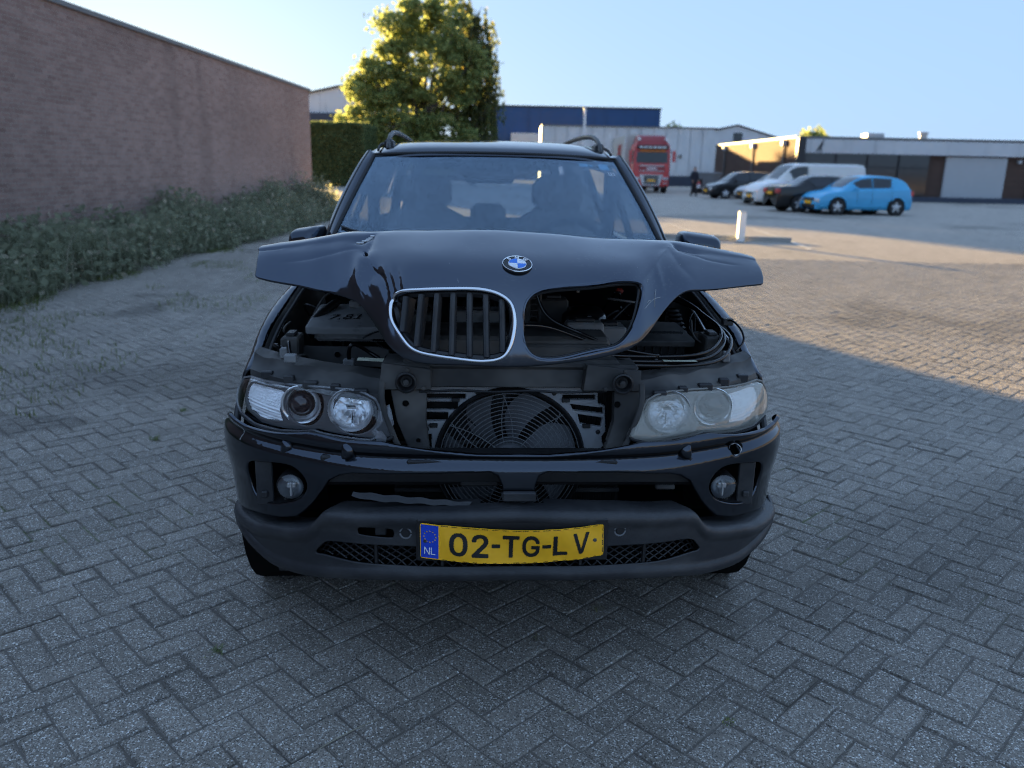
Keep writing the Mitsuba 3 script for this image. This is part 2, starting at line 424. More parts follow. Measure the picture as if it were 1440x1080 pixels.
# the mark on the fascia: a dark running figure
lg = [tube([(17.78, 49.68, 3.28), (17.72, 49.68, 3.10), (17.62, 49.68, 2.98)], [.05, .09, .06], 8), tube([(17.62, 49.68, 2.98), (17.52, 49.68, 2.84), (17.46, 49.68, 2.76)], [.05, .045, .03], 6),
      tube([(17.66, 49.68, 2.99), (17.74, 49.68, 2.86), (17.70, 49.68, 2.74)], [.05, .045, .03], 6), tube([(17.80, 49.68, 3.33), (17.83, 49.68, 3.39)], [.06, .03], 8)]
put(h + '__fascia_mark', cat(*lg), 'm_dark_trim')
label(h, 'low brick workshop with sunlit side wall and dark windows under a pale fascia', 'building')

h = 'grey_hall'
put(h + '__wall', cat(qbox(-27, -12, 96, 112, 0, 5.7)), 'm_pale_sheet', smooth=False)
put(h + '__blue_band', qbox(-27.05, -11.95, 95.9, 112, 5.7, 6.95), 'm_plinth', smooth=False)
pgx = np.array([(-27, 6.95), (-12, 6.95), (-12, 10.3), (-20, 9.75), (-23.4, 9.0), (-27, 8.0)])
put(h + '__upper_wall', move(tm(trimesh.creation.extrude_polygon(Polygon(pgx), 15)), (0, 111.5, 0), rx=math.pi / 2), 'm_grey_sheet', smooth=False)
put(h + '__roof', roof_strip([(-27.2, 8.0), (-23.4, 9.0), (-20, 9.75), (-11.8, 10.3)], 96.2, 111.8, .18), 'm_dark_trim', smooth=False)
label(h, 'grey metal hall with a blue band, seen between the brick building and the tree', 'hall')

h = 'carport'
put(h + '__roof', rbox(-10.6, -2.7, 88, 94, 4.1, 4.5, .03), 'm_dark_trim', smooth=False)
put(h + '__gutter', tube([(x, 87.92, 4.22) for x in np.linspace(-10.5, -2.8, 12)], .09, 8), 'm_galv')
for x, y in ((-10.2, 88.4), (-6.6, 88.4), (-3.1, 88.4), (-10.2, 93.6), (-3.1, 93.6)):
    put(h + '__post', rbox(x - .12, x + .12, y - .12, y + .12, 0, 4.09, .01), 'm_dark_trim', smooth=False)
put(h + '__back_wall', qbox(-10.4, -2.9, 93.75, 93.9, 0, 4.08), 'm_plinth', smooth=False)
label(h, 'low dark flat roof standing behind the wrecked car below the tree', 'carport')

h = 'dark_post'
put(h + '__post', rbox(-2.7, -2.1, 86.2, 86.7, 0, 6.6, .02), 'm_plinth', smooth=False)
put(h + '__cap', rbox(-2.8, -2.0, 86.1, 86.8, 6.6, 6.72, .02), 'm_dark_trim', smooth=False)
label(h, 'square dark blue post behind the car roof beside the hanging birch branches', 'post')

for k, (x, y, z, r) in enumerate(((5.16, 66, 5.95, .12), (7.4, 68, 4.36, .07))):
    h = 'flag_pole' if k == 0 else 'thin_pole'
    put(h + '__pole', tube([(x, y, q) for q in np.linspace(0, z, 10)], np.linspace(r, r * .8, 10), 12), 'm_white')
    put(h + '__cap', rbox(x - r * 1.1, x + r * 1.1, y - r * 1.1, y + r * 1.1, z, z + .06, .01), 'm_galv', smooth=False)
    label(h, ('tall white pole standing in front of the corrugated hall', 'thin short pole just left of the red lorry trailer')[k], 'pole')

# kerb, painted line, bollard
kb = 'kerb'
def kstone(L): return rbox(0, L - .008, 0, .15, -.05, .115, .012)
kp = mikit.ply(kstone(1.0), 'm_concrete', smooth=False)
K0, K1 = np.array([1.3, 19.42]), np.array([6.3, 18.70])
ka = math.atan2(*(K1 - K0)[::-1])
for k in range(5):
    q = K0 + (K1 - K0) / np.linalg.norm(K1 - K0) * k * 1.0
    put_copy(kb + '__kerbstone', kp, T().translate([float(q[0]), float(q[1]), float(rng.normal(0, .003))]).rotate([0, 0, 1], math.degrees(ka) + float(rng.normal(0, .3))))
label(kb, 'short row of concrete kerbstones behind the white bollard', 'kerb')
def strip(pts, w, z):
    p = np.array(pts, float)
    t = np.gradient(p, axis=0); t /= np.linalg.norm(t, axis=1, keepdims=True)
    n = np.stack([-t[:, 1], t[:, 0]], 1) * w / 2
    return grid(np.stack([np.c_[p - n, p[:, 0] * 0 + z], np.c_[p + n, p[:, 0] * 0 + z]], 1))
def line_tex(p, n, uv):
    r, e = herring(p)
    w = SM(.35, .62, FB(p.x * 6, p.y * 6, 2.0, octaves=4))
    return MIX((.50, .47, .42), (.19, .175, .16), dr.maximum(w * .8, SM(.008, .004, e) * .7))
scene['m_line'] = two(pr(mikit.proc(line_tex), .7))
ln = 'parking_line'
put(ln + '__long_stroke', strip(spl([(6.57, 27.5), (6.5, 23), (6.36, 19.5), (6.1, 17.0)], 20), .13, .004), 'm_line', smooth=False)
put(ln + '__cross_stroke', strip([(4.5, 24.2), (4.55, 22), (4.6, 20)], .10, .004), 'm_line', smooth=False)
label(ln, 'worn pale painted lines on the sunlit paving behind the bollard', kind='structure')
bl = 'bollard'
BX, BY = 5.06, 18.62
put(bl + '__post', rbox(BX - .075, BX + .075, BY - .075, BY + .075, 0, .66, .012), 'm_white', smooth=False)
put(bl + '__cap', rbox(BX - .08, BX + .08, BY - .08, BY + .08, .66, .675, .006), 'm_galv', smooth=False)
put(bl + '__base', rbox(BX - .1, BX + .1, BY - .1, BY + .1, 0, .012, .003), 'm_concrete', smooth=False)
label(bl, 'square white bollard standing in front of the kerb on the right', 'bollard')

# ------------------------------------------------------------------ trees, hedge, weeds
def leaf_mat(name, diff=1.0):
    scene[name] = {'type': 'principledthin', 'base_color': {'type': 'mesh_attribute', 'name': 'vertex_color'}, 'roughness': .55, 'diff_trans': diff, 'spec_trans': 0.0, 'eta': 1.4}
leaf_mat('m_leaf', 1.25)
scene['m_bark'] = two(pr(mikit.proc(lambda p, n, uv: MIX((.05, .04, .03), (.16, .14, .12), FB(p.x * 8, p.y * 8, p.z * 2))), .9))
def leaves(P, size, cols, r, droop=None, ln=1.6):
    """One folded diamond of four triangles at each point."""
    n = len(P)
    d = r.normal(size=(n, 3)); d[:, 2] *= .7
    if droop is not None: d = d * .35 + droop
    d /= np.linalg.norm(d, axis=1, keepdims=True)
    q = r.normal(size=(n, 3)); w = np.cross(d, q); w /= np.linalg.norm(w, axis=1, keepdims=True)
    s = size * r.uniform(.6, 1.35, n)[:, None]
    V = np.stack([P - d * s * ln / 2, P + w * s * .5, P + d * s * ln / 2, P - w * s * .5], 1).reshape(-1, 3)
    i = np.arange(n)[:, None] * 4
    F = np.vstack([i + [0, 1, 2], i + [0, 2, 3]])
    return (V, F), np.repeat(cols, 4, 0)
def leaf_cols(n, r, a=(.17, .22, .09), b=(.40, .46, .17), c=(.52, .50, .20)):
    t = r.beta(2, 2.2, n)[:, None]
    col = np.array(a) * (1 - t) + np.array(b) * t
    k = r.random(n) < .08
    col[k] = np.array(c) * r.uniform(.7, 1.1, (k.sum(), 1))
    return col
def limb(p0, p1, r0, r1, r, wig=.12, n=8, seg=7):
    t = np.linspace(0, 1, seg)[:, None]
    P = np.array(p0) * (1 - t) + np.array(p1) * t
    P[1:-1] += r.normal(0, wig, (seg - 2, 3)) * np.linalg.norm(np.subtract(p1, p0)) * .12
    return tube(P, np.linspace(r0, r1, seg), n)

# broad maple-like crown, its left flank in the sun
r = np.random.default_rng(11)
TS = 1.22
tb = np.array([-6.3 * TS, 66.5, 0])
cl = []
for (cx_, cz_, rx_, rz_, k) in ((-9.6, 3.4, 2.1, 2.3, 30), (-7.2, 4.4, 2.4, 2.8, 34), (-7.9, 7.0, 1.7, 2.0, 22), (-7.6, 9.3, 1.0, 1.5, 12), (-5.6, 6.8, 2.2, 2.6, 32), (-6.1, 9.8, 1.1, 1.7, 15), (-4.3, 9.6, 1.2, 2.2, 16), (-4.5, 4.2, 2.2, 2.8, 28), (-3.4, 7.2, 1.5, 2.2, 18), (-10.3, 5.3, 1.1, 1.1, 10), (-6.2, 1.9, 3.8, 1.2, 24), (-8.7, 6.0, 1.3, 1.3, 10)):
    u = r.normal(size=(k, 3)); u /= np.linalg.norm(u, axis=1, keepdims=True)
    rad = r.uniform(.45, 1.0, (k, 1)) ** .6
    cl.append(np.array([cx_, 0, cz_]) * TS + u * rad * np.array([rx_, 1.7, rz_]) * TS + [0, 66.5, 0])
cl = np.vstack(cl)
cl[:, 2] = np.maximum(cl[:, 2], 1.2)
P = np.vstack([c + r.normal(size=(118, 3)) * r.uniform(.20, .42) * [1, 1, .75] * TS for c in cl])
m, col = leaves(P, .25, leaf_cols(len(P), r), r)
put('broad_tree__crown', m, 'm_leaf', smooth=False, color=col)
wood = [limb(tb, tb + [0, 0, 3.2], .34, .26, r)]
for c in cl[::5]:
    wood.append(limb(tb + [0, 0, r.uniform(1.8, 4.2)], c, .13, .03, r))
put('broad_tree__trunk', cat(*wood), 'm_bark')
label('broad_tree', 'broad leafy green tree with its left side lit yellow by the sun', 'tree')
# weeping birch to its right, twigs hanging in strands
r = np.random.default_rng(5)
tb = np.array([-3.5, 68.3, 0])
pts, wood = [], [limb(tb, tb + [-.2, 0, 7], .24, .15, r), limb(tb + [-.2, 0, 7], tb + [.1, 0, 13.2], .15, .03, r)]
for k in range(52):
    z0 = r.uniform(4.4, 12.6)
    a = r.uniform(0, 2 * np.pi)
    L = r.uniform(.8, 2.5) * (1.15 - .028 * z0)
    s = tb + [-.1, 0, z0]
    e = s + np.array([math.cos(a) * L * 1.1, math.sin(a) * L, r.uniform(.6, 2.0)])
    wood.append(limb(s, e, .06, .016, r, seg=5, n=5))
    for q in range(r.integers(5, 9)):
        f = r.uniform(.35, 1.0)
        o = s + (e - s) * f + r.normal(0, .24, 3)
        hang = r.uniform(1.0, 4.0) * (1.25 if math.cos(a) > .3 else .8)
        n = int(14 * hang)
        t = np.sort(r.uniform(0, 1, n))[:, None]
        sway = np.array([r.normal(.15, .3), r.normal(0, .3), 0])
        line = o + sway * t ** .7 + np.array([0, 0, -1.0]) * hang * t
        pts.append(line + r.normal(0, .075, (n, 3)))
        wood.append(tube(o + sway * (np.linspace(0, 1, 4)[:, None]) ** .7 + np.array([0, 0, -1.0]) * hang * np.linspace(0, 1, 4)[:, None], .014, 3))
P = np.vstack(pts)
P = P[P[:, 2] > 2.0]
m, col = leaves(P, .18, leaf_cols(len(P), r, (.07, .09, .04), (.17, .20, .07), (.30, .26, .08)), r, droop=np.array([0, 0, -1.0]))
put('weeping_birch__crown', m, 'm_leaf', smooth=False, color=col)
put('weeping_birch__trunk', cat(*wood), 'm_bark')
label('weeping_birch', 'slender birch with hanging branches to the right of the broad tree', 'tree')

def round_tree(key, c, R, n, seed, text_):
    r = np.random.default_rng(seed)
    u = r.normal(size=(n, 3)); u /= np.linalg.norm(u, axis=1, keepdims=True)
    cen = np.array(c) + u[:26] * r.uniform(.3, .9, (26, 1)) * R
    P = np.vstack([q + r.normal(size=(n // 26, 3)) * .28 * R for q in cen])
    m, col = leaves(P, .22, leaf_cols(len(P), r), r)
    put(key + '__crown', m, 'm_leaf', smooth=False, color=col)
    put(key + '__trunk', limb((c[0], c[1], 0), (c[0], c[1], c[2]), .2, .08, r), 'm_bark')
    label(key, text_, 'tree')
round_tree('distant_tree', (26.3, 76, 4.1), 1.0, 2600, 3, 'small dark tree top showing above the pale fascia, the left of the two')
round_tree('distant_tree_001', (27.4, 77, 4.0), .8, 2000, 4, 'small dark tree top showing above the pale fascia, the right of the two')
round_tree('distant_tree_002', (19.8, 108, 5.6), 1.3, 1800, 9, 'dark tree top peeping over the roof left of the gable')

# clipped hedge at the far end of the brick building
r = np.random.default_rng(21)
def hedge_pts(x0, x1, y0, y1, z1, n):
    A = [(y1 - y0) * z1, (y1 - y0) * z1, (x1 - x0) * z1, (x1 - x0) * (y1 - y0)]
    out = []
    for k, a in enumerate(A):
        m_ = int(n * a / sum(A))
        u, v = r.random(m_), r.random(m_)
        dpt = r.exponential(.05, m_)
        out.append(np.stack({0: (x0 + dpt, y0 + u * (y1 - y0), v * z1), 1: (x1 - dpt, y0 + u * (y1 - y0), v * z1), 2: (x0 + u * (x1 - x0), y0 + dpt, v * z1), 3: (x0 + u * (x1 - x0), y0 + v * (y1 - y0), z1 - dpt)}[k], 1))
    P = np.vstack(out)
    return P + (meshkit.fbm(P * .6, 3)[:, None] - .5) * .5 + r.normal(0, .05, P.shape)
P = hedge_pts(-14.4, -10.4, 57, 63, 4.10, 62000)
m, col = leaves(P, .13, leaf_cols(len(P), r, (.11, .15, .07), (.25, .30, .13), (.32, .33, .15)), r)
put('clipped_hedge__foliage', m, 'm_leaf', smooth=False, color=col)
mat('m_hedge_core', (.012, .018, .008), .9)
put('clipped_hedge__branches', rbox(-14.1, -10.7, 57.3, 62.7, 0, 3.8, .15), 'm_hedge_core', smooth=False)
label('clipped_hedge', 'tall square-clipped dark green hedge beyond the end of the brick building', 'hedge')

# weeds along the foot of the wall
r = np.random.default_rng(31)
def blades(base, hgt, width, lean, cols, r):
    n = len(base)
    a = r.uniform(0, 2 * np.pi, n)
    d = np.stack([np.cos(a), np.sin(a), 0 * a], 1)
    w = np.stack([-np.sin(a), np.cos(a), 0 * a], 1) * width[:, None] / 2
    L = (lean * hgt)[:, None] * d
    m_ = base + L * .35 + np.stack([0 * a, 0 * a, hgt * .62], 1)
    e = base + L + np.stack([0 * a, 0 * a, hgt], 1)
    V = np.stack([base - w, base + w, m_ + w * .8, m_ - w * .8, e], 1).reshape(-1, 3)
    i = np.arange(n)[:, None] * 5
    F = np.vstack([i + [0, 1, 2], i + [0, 2, 3], i + [3, 2, 4]])
    return (V, F), np.repeat(cols, 5, 0)
n = 17000
y = r.uniform(3.0, 25.0, n)
edge = 1.0 + .7 * meshkit.fbm(np.stack([y * .45, 0 * y, 0 * y], 1), 3)
off = r.beta(1.1, 1.7, n) * edge
hh = (.15 + 1.25 * meshkit.fbm(np.stack([y * .8, off * 1.5, 0 * y], 1), 3, seed=4) * np.clip(1.25 - off * .55, .2, 1)) * r.uniform(.45, 1.15, n)
B = np.stack([wall_x(y) + .04 + off, y, 0 * y], 1)
g = leaf_cols(n, r, (.20, .215, .15), (.38, .40, .28), (.54, .50, .38))
m1, c1 = blades(B, hh, r.uniform(.006, .018, n), r.uniform(.05, .55, n), g, r)
n2 = 52000
k = r.integers(0, n, n2)
Pl = B[k] + np.stack([r.normal(0, .10, n2), r.normal(0, .10, n2), hh[k] * r.uniform(.1, 1.05, n2)], 1)
m2, c2 = leaves(Pl, .062, leaf_cols(n2, r, (.19, .21, .14), (.37, .395, .27), (.54, .50, .38)), r)
put('wall_weeds', cat(m1, m2), 'm_leaf', smooth=False, color=np.vstack([c1, c2]))
label('wall_weeds', 'tangle of tall dusty weeds growing along the foot of the brick wall', kind='stuff')
# low grass at the paving edge and in the joints
n = 16000
y = r.uniform(2.5, 16, n)
q = r.random(n)
x = np.where(q < .6, wall_x(y) + 1.1 + r.exponential(.30, n), -5.2 + r.uniform(0, 2.2, n) + .03 * y)
pat = meshkit.fbm(np.stack([x * .9, y * .9, 0 * x], 1), 3, seed=8)
keep = (pat > .55) & (np.abs(y - 10.8) < 6.5)
x, y = x[keep], y[keep]; n = len(x)
mg, cg = blades(np.stack([x, y, 0 * x - .005], 1), r.uniform(.015, .075, n), r.uniform(.004, .009, n), r.uniform(.2, .9, n), leaf_cols(n, r, (.10, .13, .05), (.22, .26, .09), (.34, .31, .18)), r)
put('edge_grass', mg, 'm_leaf', smooth=False, color=cg)
label('edge_grass', 'thin patches of short grass growing in the paving joints beside the weeds', kind='stuff')
def tuft(key, x, y, hgt, n, seed, text_, dry=False):
    r = np.random.default_rng(seed)
    b = np.stack([x + r.normal(0, .012, n), y + r.normal(0, .012, n), np.full(n, -.005)], 1)
    c = leaf_cols(n, r, (.16, .20, .10), (.32, .38, .18)) if not dry else leaf_cols(n, r, (.26, .25, .19), (.42, .39, .30))
    m, col = blades(b, r.uniform(.4, 1.1, n) * hgt, np.full(n, .0035), r.uniform(.5, 1.8, n), c, r)
    put(key, m, 'm_leaf', smooth=False, color=col)
    label(key, text_, 'weed')
tuft('weed_tuft', .645, 2.02, .011, 46, 1, 'small green weed in a paving joint right of centre near the bottom')
tuft('weed_tuft_001', -.93, 2.31, .02, 40, 2, 'small pale green weed in a joint left of the number plate')
tuft('weed_tuft_002', .10, 2.42, .02, 30, 3, 'dry weed tuft in a joint just in front of the bumper centre', True)
tuft('weed_tuft_003', .32, 2.62, .02, 24, 4, 'faint dry tuft in the shade under the bumper right of centre', True)
tuft('weed_tuft_004', -2.05, 4.9, .03, 50, 5, 'small green tuft on the paving left of the left headlamp', False)
tuft('weed_tuft_005', -2.0, 4.35, .03, 50, 6, 'small green tuft on the paving left of the bumper corner', False)
mat('m_twig', (.26, .23, .17), .8)
for k, (a, b, c) in enumerate((((-.50, 1.86, .004), (-.43, 1.93, .006), (-.36, 1.99, .004)), ((-.62, 2.39, .004), (-.60, 2.38, .005), (-.585, 2.365, .004)), ((.16, 2.03, .004), (.19, 2.05, .006), (.215, 2.075, .004)), ((-.155, 2.165, .003), (-.14, 2.15, .005), (-.12, 2.14, .003)))):
    key = 'twig' + (f'_{k:03d}' if k else '')
    put(key, tube(spl([a, b, c], 7), [.0012, .0016, .0018, .0018, .0016, .0013, .0008], 5), 'm_twig')
    label(key, ('dry straw twig lying on the paving, the longest one near the bottom', 'tiny pale twig on the paving left of centre, nearest the bumper', 'tiny pale twig on the paving right of centre', 'tiny pale twig on the paving in the middle of the foreground')[k], 'twig')

# ------------------------------------------------------------------ the wrecked car: materials
def paint_tex(p, n, uv):
    d = FB(p.x * 3.1, p.y * 3.1, p.z * 3.1, octaves=4)
    s = SM(.62, .8, NZ(p.x * 160, p.y * 160, p.z * 160)) * SM(.45, .7, FB(p.x * 9, p.y * 9, p.z * 9))
    return MIX((.066, .080, .108), (.105, .115, .132), SM(.35, .85, d) * .55 + .35 * s)
def paint_rough(p, n, uv):
    return .07 + .17 * SM(.3, .8, FB(p.x * 3.1, p.y * 3.1, p.z * 3.1, octaves=4))
scene['m_bonnet_paint'] = two(pr(mikit.proc(paint_tex), mikit.proc(paint_rough), metallic=1.0, clearcoat=1.0, clearcoat_gloss=.95))
scene['m_paint'] = two(pr((.044, .053, .070), .07, metallic=1.0, clearcoat=1.0, clearcoat_gloss=.985))
def plast_tex(p, n, uv):
    d = FB(p.x * 6, p.y * 6, p.z * 9, octaves=4)
    return MIX((.019, .020, .023), (.050, .050, .051), SM(.3, .85, d)) * (.85 + .3 * NZ(p.x * 420, p.y * 420, p.z * 420))
scene['m_trim'] = two(pr(mikit.proc(plast_tex), .46, specular=.45))
def bay_tex(p, n, uv):
    d = FB(p.x * 7, p.y * 7, p.z * 7, octaves=4)
    return MIX((.032, .032, .032), (.115, .110, .102), SM(.35, .85, d))
scene['m_bay'] = two(pr(mikit.proc(bay_tex), .6, specular=.35))
def grey_tex(p, n, uv):
    d = FB(p.x * 9, p.y * 9, p.z * 9, octaves=4)
    return MIX((.14, .145, .15), (.27, .27, .265), d) * (1 - .4 * SM(.6, .8, FB(p.x * 30, p.y * 30, p.z * 30)))
scene['m_bay_grey'] = two(pr(mikit.proc(grey_tex), .55, specular=.35))
mat('m_shroud', (.27, .28, .29), .5)
mat('m_fan', (.085, .088, .095), .5)
mat('m_black', (.012, .012, .013), .45)
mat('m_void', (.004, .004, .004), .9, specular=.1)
mat('m_rubber', (.018, .018, .019), .75)
mat('m_gloss_black', (.006, .006, .007), .12)
mat('m_wire', (.13, .135, .14), .4)
mat('m_chrome', (.80, .81, .83), .07, metallic=1.0)
mat('m_reflector', (.93, .94, .95), .14, metallic=.85)
mat('m_indicator', (.93, .94, .95), .25, metallic=.3)
mat('m_fog_reflector', (.30, .31, .32), .2, metallic=1.0)
mat('m_satin', (.55, .56, .57), .35, metallic=.8)
mat('m_alloy', (.50, .51, .52), .35, metallic=.7)
mat('m_lens_dark', (.010, .008, .012), .04, specular=.9)
mat('m_bezel', (.075, .078, .082), .35)
mat('m_bezel_right', (.17, .165, .15), .5)
mat('m_leather', (.26, .25, .23), .6)
mat('m_cabin', (.035, .036, .04), .7)
mat('m_yellow', (.95, .47, .012), .4)
mat('m_plate_blue', (.008, .055, .50), .4)
mat('m_ink', (.007, .007, .008), .45)
mat('m_badge_blue', (.015, .16, .62), .2)
mat('m_badge_white', (.72, .74, .77), .2)
mat('m_label_strip', (.45, .47, .36), .6)
mat('m_red', (.30, .025, .015), .4)
mat('m_sticker', (.05, .30, .42), .5)
mat('m_orange', (.5, .14, .01), .35)
scene['m_glass'] = {'type': 'blendbsdf', 'weight': .016, 'a': {'type': 'thindielectric', 'int_ior': 1.78, 'specular_reflectance': rgb(.60, .80, 1.0), 'specular_transmittance': rgb(.70, .76, .84)}, 'b': two({'type': 'diffuse', 'reflectance': rgb(.25, .27, .30)})}
scene['m_side_glass'] = {'type': 'thindielectric', 'int_ior': 1.55, 'specular_transmittance': rgb(.45, .50, .50)}
scene['m_lens'] = {'type': 'thindielectric', 'int_ior': 1.45}
scene['m_lens_hazed'] = {'type': 'blendbsdf', 'weight': .30, 'a': {'type': 'thindielectric', 'int_ior': 1.45}, 'b': two({'type': 'diffuse', 'reflectance': rgb(.62, .60, .52)})}
scene['m_clear_plastic'] = {'type': 'blendbsdf', 'weight': .22, 'a': {'type': 'thindielectric', 'int_ior': 1.5}, 'b': two({'type': 'diffuse', 'reflectance': rgb(.35, .36, .38)})}

# ------------------------------------------------------------------ the wrecked car (its own frame: x to its left-hand lamp in the picture's right, y backwards, z up)
CAR = 'damaged_car'
CARM = T().translate([.011, 2.118, 0]).rotate([0, 0, 1], 3.2)
def car(key, mesh, bsdf, smooth=35, **kw):
    return put(CAR + '__' + key, mesh, bsdf, smooth, CARM, **kw)[len(CAR) + 2:]
label(CAR, 'black wrecked off-road estate with crumpled raised bonnet and one grille missing', 'car')

def plan(pts, right=0.0, left=0.0):
    p = np.array(pts, float)
    p = np.vstack([p[:0:-1] * [-1, 1], p])
    if right:
        t = np.clip((p[:, 0] - .55) / .33, 0, 1)
        p[:, 0] += right * t * t * (3 - 2 * t)
    if left:
        t = np.clip((-p[:, 0] - .55) / .33, 0, 1)
        p[:, 0] -= left * t * t * (3 - 2 * t)
    s = np.concatenate([[0], np.cumsum(np.hypot(*np.diff(p, axis=0).T))])
    s -= s[len(s) // 2]
    fx, fy = CubicSpline(s, p[:, 0]), CubicSpline(s, p[:, 1])
    def f(q):
        q = np.clip(q, s[0], s[-1])
        n = np.stack([fy(q, 1), -fx(q, 1)], -1)
        return fx(q), fy(q), n / np.linalg.norm(n, axis=-1, keepdims=True)
    return f
UBP = plan([(0, .05), (.25, .055), (.45, .085), (.6, .15), (.74, .235), (.83, .32), (.892, .41), (.925, .50), (.938, .60), (.94, .70)], .006)
LBP = plan([(0, 0), (.25, .005), (.45, .05), (.62, .14), (.75, .26), (.83, .36), (.875, .45), (.893, .55), (.897, .66)], .055, .026)
HLP = plan([(0, .03), (.2, .055), (.33, .10), (.45, .15), (.55, .2), (.65, .265), (.75, .34), (.82, .41), (.872, .48), (.895, .55), (.90, .64)])
ub_prof = PI([.40, .56, .60, .65, .69, .703, .712, .720, .735, .75, .77, .785, .80, .84], [-.02, -.008, 0, .006, .004, -.002, -.012, -.014, -.002, .002, -.003, -.010, -.024, -.08])
def S_ub(s, z):
    x, y, n = UBP(s)
    d = ub_prof(np.clip(z, .4, .84)) + .003 * np.sin(s * 9 + 1) * np.exp(-((z - .74) / .05) ** 2)
    return np.stack([x + n[:, 0] * d, y + n[:, 1] * d, z + 0 * s], -1)
def S_hl(s, z):
    x, y, n = HLP(s)
    d = -.30 * (z - .8) - 1.2 * (z - .8) ** 2
    return np.stack([x + n[:, 0] * d, y + n[:, 1] * d, z + 0 * s], -1)
zc = PI([0, .3, .45, .545, .57, .595, .62, .645, .72, .80, .88, 1.3], [.590, .578, .560, .549, .538, .510, .488, .478, .458, .442, .425, .41])
zb = PI([0, .3, .5, .65, .8, .9, 1.0, 1.3], [.365, .360, .338, .312, .300, .315, .34, .40])
LT = np.array([0, .075, .10, .115, .130, .150, .27, .29, .305, .33, .50])
LO = np.array([-.10, -.03, -.008, 0, -.004, -.014, -.016, -.006, -.002, -.028, -.2])
def S_lb0(s, t):
    x, y, n = LBP(s)
    A = np.abs(s)
    c, b = zc(A), zb(A)
    Z = np.array([c - .004, c, c - .006, c - .019, c - .032, c - .046, b + .045, b + .035, b + .018, b, b + .03])
    i = np.clip(np.searchsorted(LT, t, side='right') - 1, 0, len(LT) - 2)
    w = (t - LT[i]) / (LT[i + 1] - LT[i])
    k = np.arange(len(s))
    z = Z[i, k] * (1 - w) + Z[i + 1, k] * w
    d = LO[i] * (1 - w) + LO[i + 1] * w
    return np.stack([x + n[:, 0] * d, y + n[:, 1] * d, z], -1)
def S_lb(s, t):
    return sum(S_lb0(s, np.clip(t + q, 0, .5)) for q in (-.009, -.0045, 0, .0045, .009)) / 5

# ---- upper bumper
half = [(.063, .622), (.065, .649), (.075, .677), (.097, .688), (.30, .684), (.455, .671), (.495, .661), (.532, .638), (.557, .602), (.592, .560), (.632, .520), (.67, .490), (.735, .471), (.86, .455), (.95, .440), (1.12, .435),
        (1.12, .70), (1.05, .738), (.995, .752), (.95, .742), (.87, .738), (.80, .744), (.70, .757), (.60, .775), (.55, .775), (.475, .768), (.37, .772), (.335, .766), (.28, .758), (.20, .746), (.10, .735)]
lft = [(-x if k else -.028, z) for k, (x, z) in enumerate(half)]
lft[1:5] = [(-.031, .649), (-.043, .677), (-.066, .688), (-.29, .679)]
out = [(0.0, .622)] + half + [(0.0, .734)] + lft[::-1]
out = Polygon(out).buffer(-.006).buffer(.012).buffer(-.006)
fogh = [(.611, .600), (.617, .636), (.655, .661), (.71, .661), (.78, .650), (.845, .638), (.872, .605), (.872, .548), (.848, .512), (.79, .508), (.71, .527), (.645, .557)]
holes = [Polygon(chaikin(fogh, 2)), Polygon(chaikin([(-x, z) for x, z in fogh], 2)), Point(.712, .706).buffer(.017)]
car('upper_bumper', shell(out.difference(shapely.union_all(holes)), S_ub, .004, .0075, roll=.007), 'm_paint', 40)
labels[CAR + '__upper_bumper'] = {'label': 'glossy black upper bumper with empty air openings'}
def ring_lip(poly_pts, fn, r, lift=0.0, n=90, **k):
    q = spl(poly_pts, n, closed=True)
    return tube(fn(q[:, 0], q[:, 1]), r, 6, closed=True, **k)
car('upper_bumper__tow_tab', rbox(-.03, .066, .028, .046, .606, .634, .004), 'm_trim')
for sgn in (1, -1):
    q = chaikin([(sgn * x, z) for x, z in fogh], 2)
    n_ = len(q)
    P = np.stack([S_ub(q[:, 0], q[:, 1]) + np.array([0, d, 0]) - np.array([sgn * d * .12, 0, 0]) for d in (.004, .03, .07, .11)])
    car('fog_recess', grid(P, closed=True), 'm_black')
    c = S_ub(np.array([sgn * .735]), np.array([.585]))[0]
    car('fog_recess__back_plate', rbox(c[0] - .13, c[0] + (.10 if sgn > 0 else .13), c[1] + .125, c[1] + .135, .48, .68, .004) if sgn > 0 else rbox(c[0] - .10, c[0] + .13, c[1] + .125, c[1] + .135, .48, .68, .004), 'm_void', False)
    xb = c[0] + sgn * .045
    br = car('fog_bracket', cat(rbox(xb - .026, xb + .026, c[1] + .045, c[1] + .055, .50, .662, .003), rbox(xb - .010, xb + .010, c[1] + .035, c[1] + .046, .528, .548, .003)), 'm_trim', False)
    xf = c[0] - sgn * .045
    yf = c[1] - .012
    zf = .582
    fl = car('fog_lamp', lathe([(.040, .0), (.043, .006), (.043, .05), (.03, .075), (.0, .08)], 32, 'y', (xf, yf, zf)), 'm_black', 40)
    car(fl + '__reflector', lathe([(.0385, .004), (.034, .022), (.022, .036), (.008, .042), (0, .042)], 20, 'y', (xf, yf, zf)), 'm_fog_reflector', 30)
    car(fl + '__bulb_shield', cat(rbox(xf - .003, xf + .003, yf + .004, yf + .03, zf - .03, zf + .012, .001), rbox(xf - .014, xf + .014, yf + .012, yf + .03, zf - .008, zf + .008, .003)), 'm_satin', False)
    car(fl + '__lens', lathe([(.040, .001), (.030, -.006), (.016, -.0095), (0, -.011)], 32, 'y', (xf, yf, zf)), 'm_lens', True)
    car('fog_recess__lower_clutter', cat(*[rbox(xf - .03 + .013 * k, xf - .02 + .013 * k, c[1] + .03, c[1] + .09, .515 + .008 * ((k * 7) % 3), .53 + .012 * ((k * 5) % 4), .002) for k in range(5)]), 'm_bay', False)
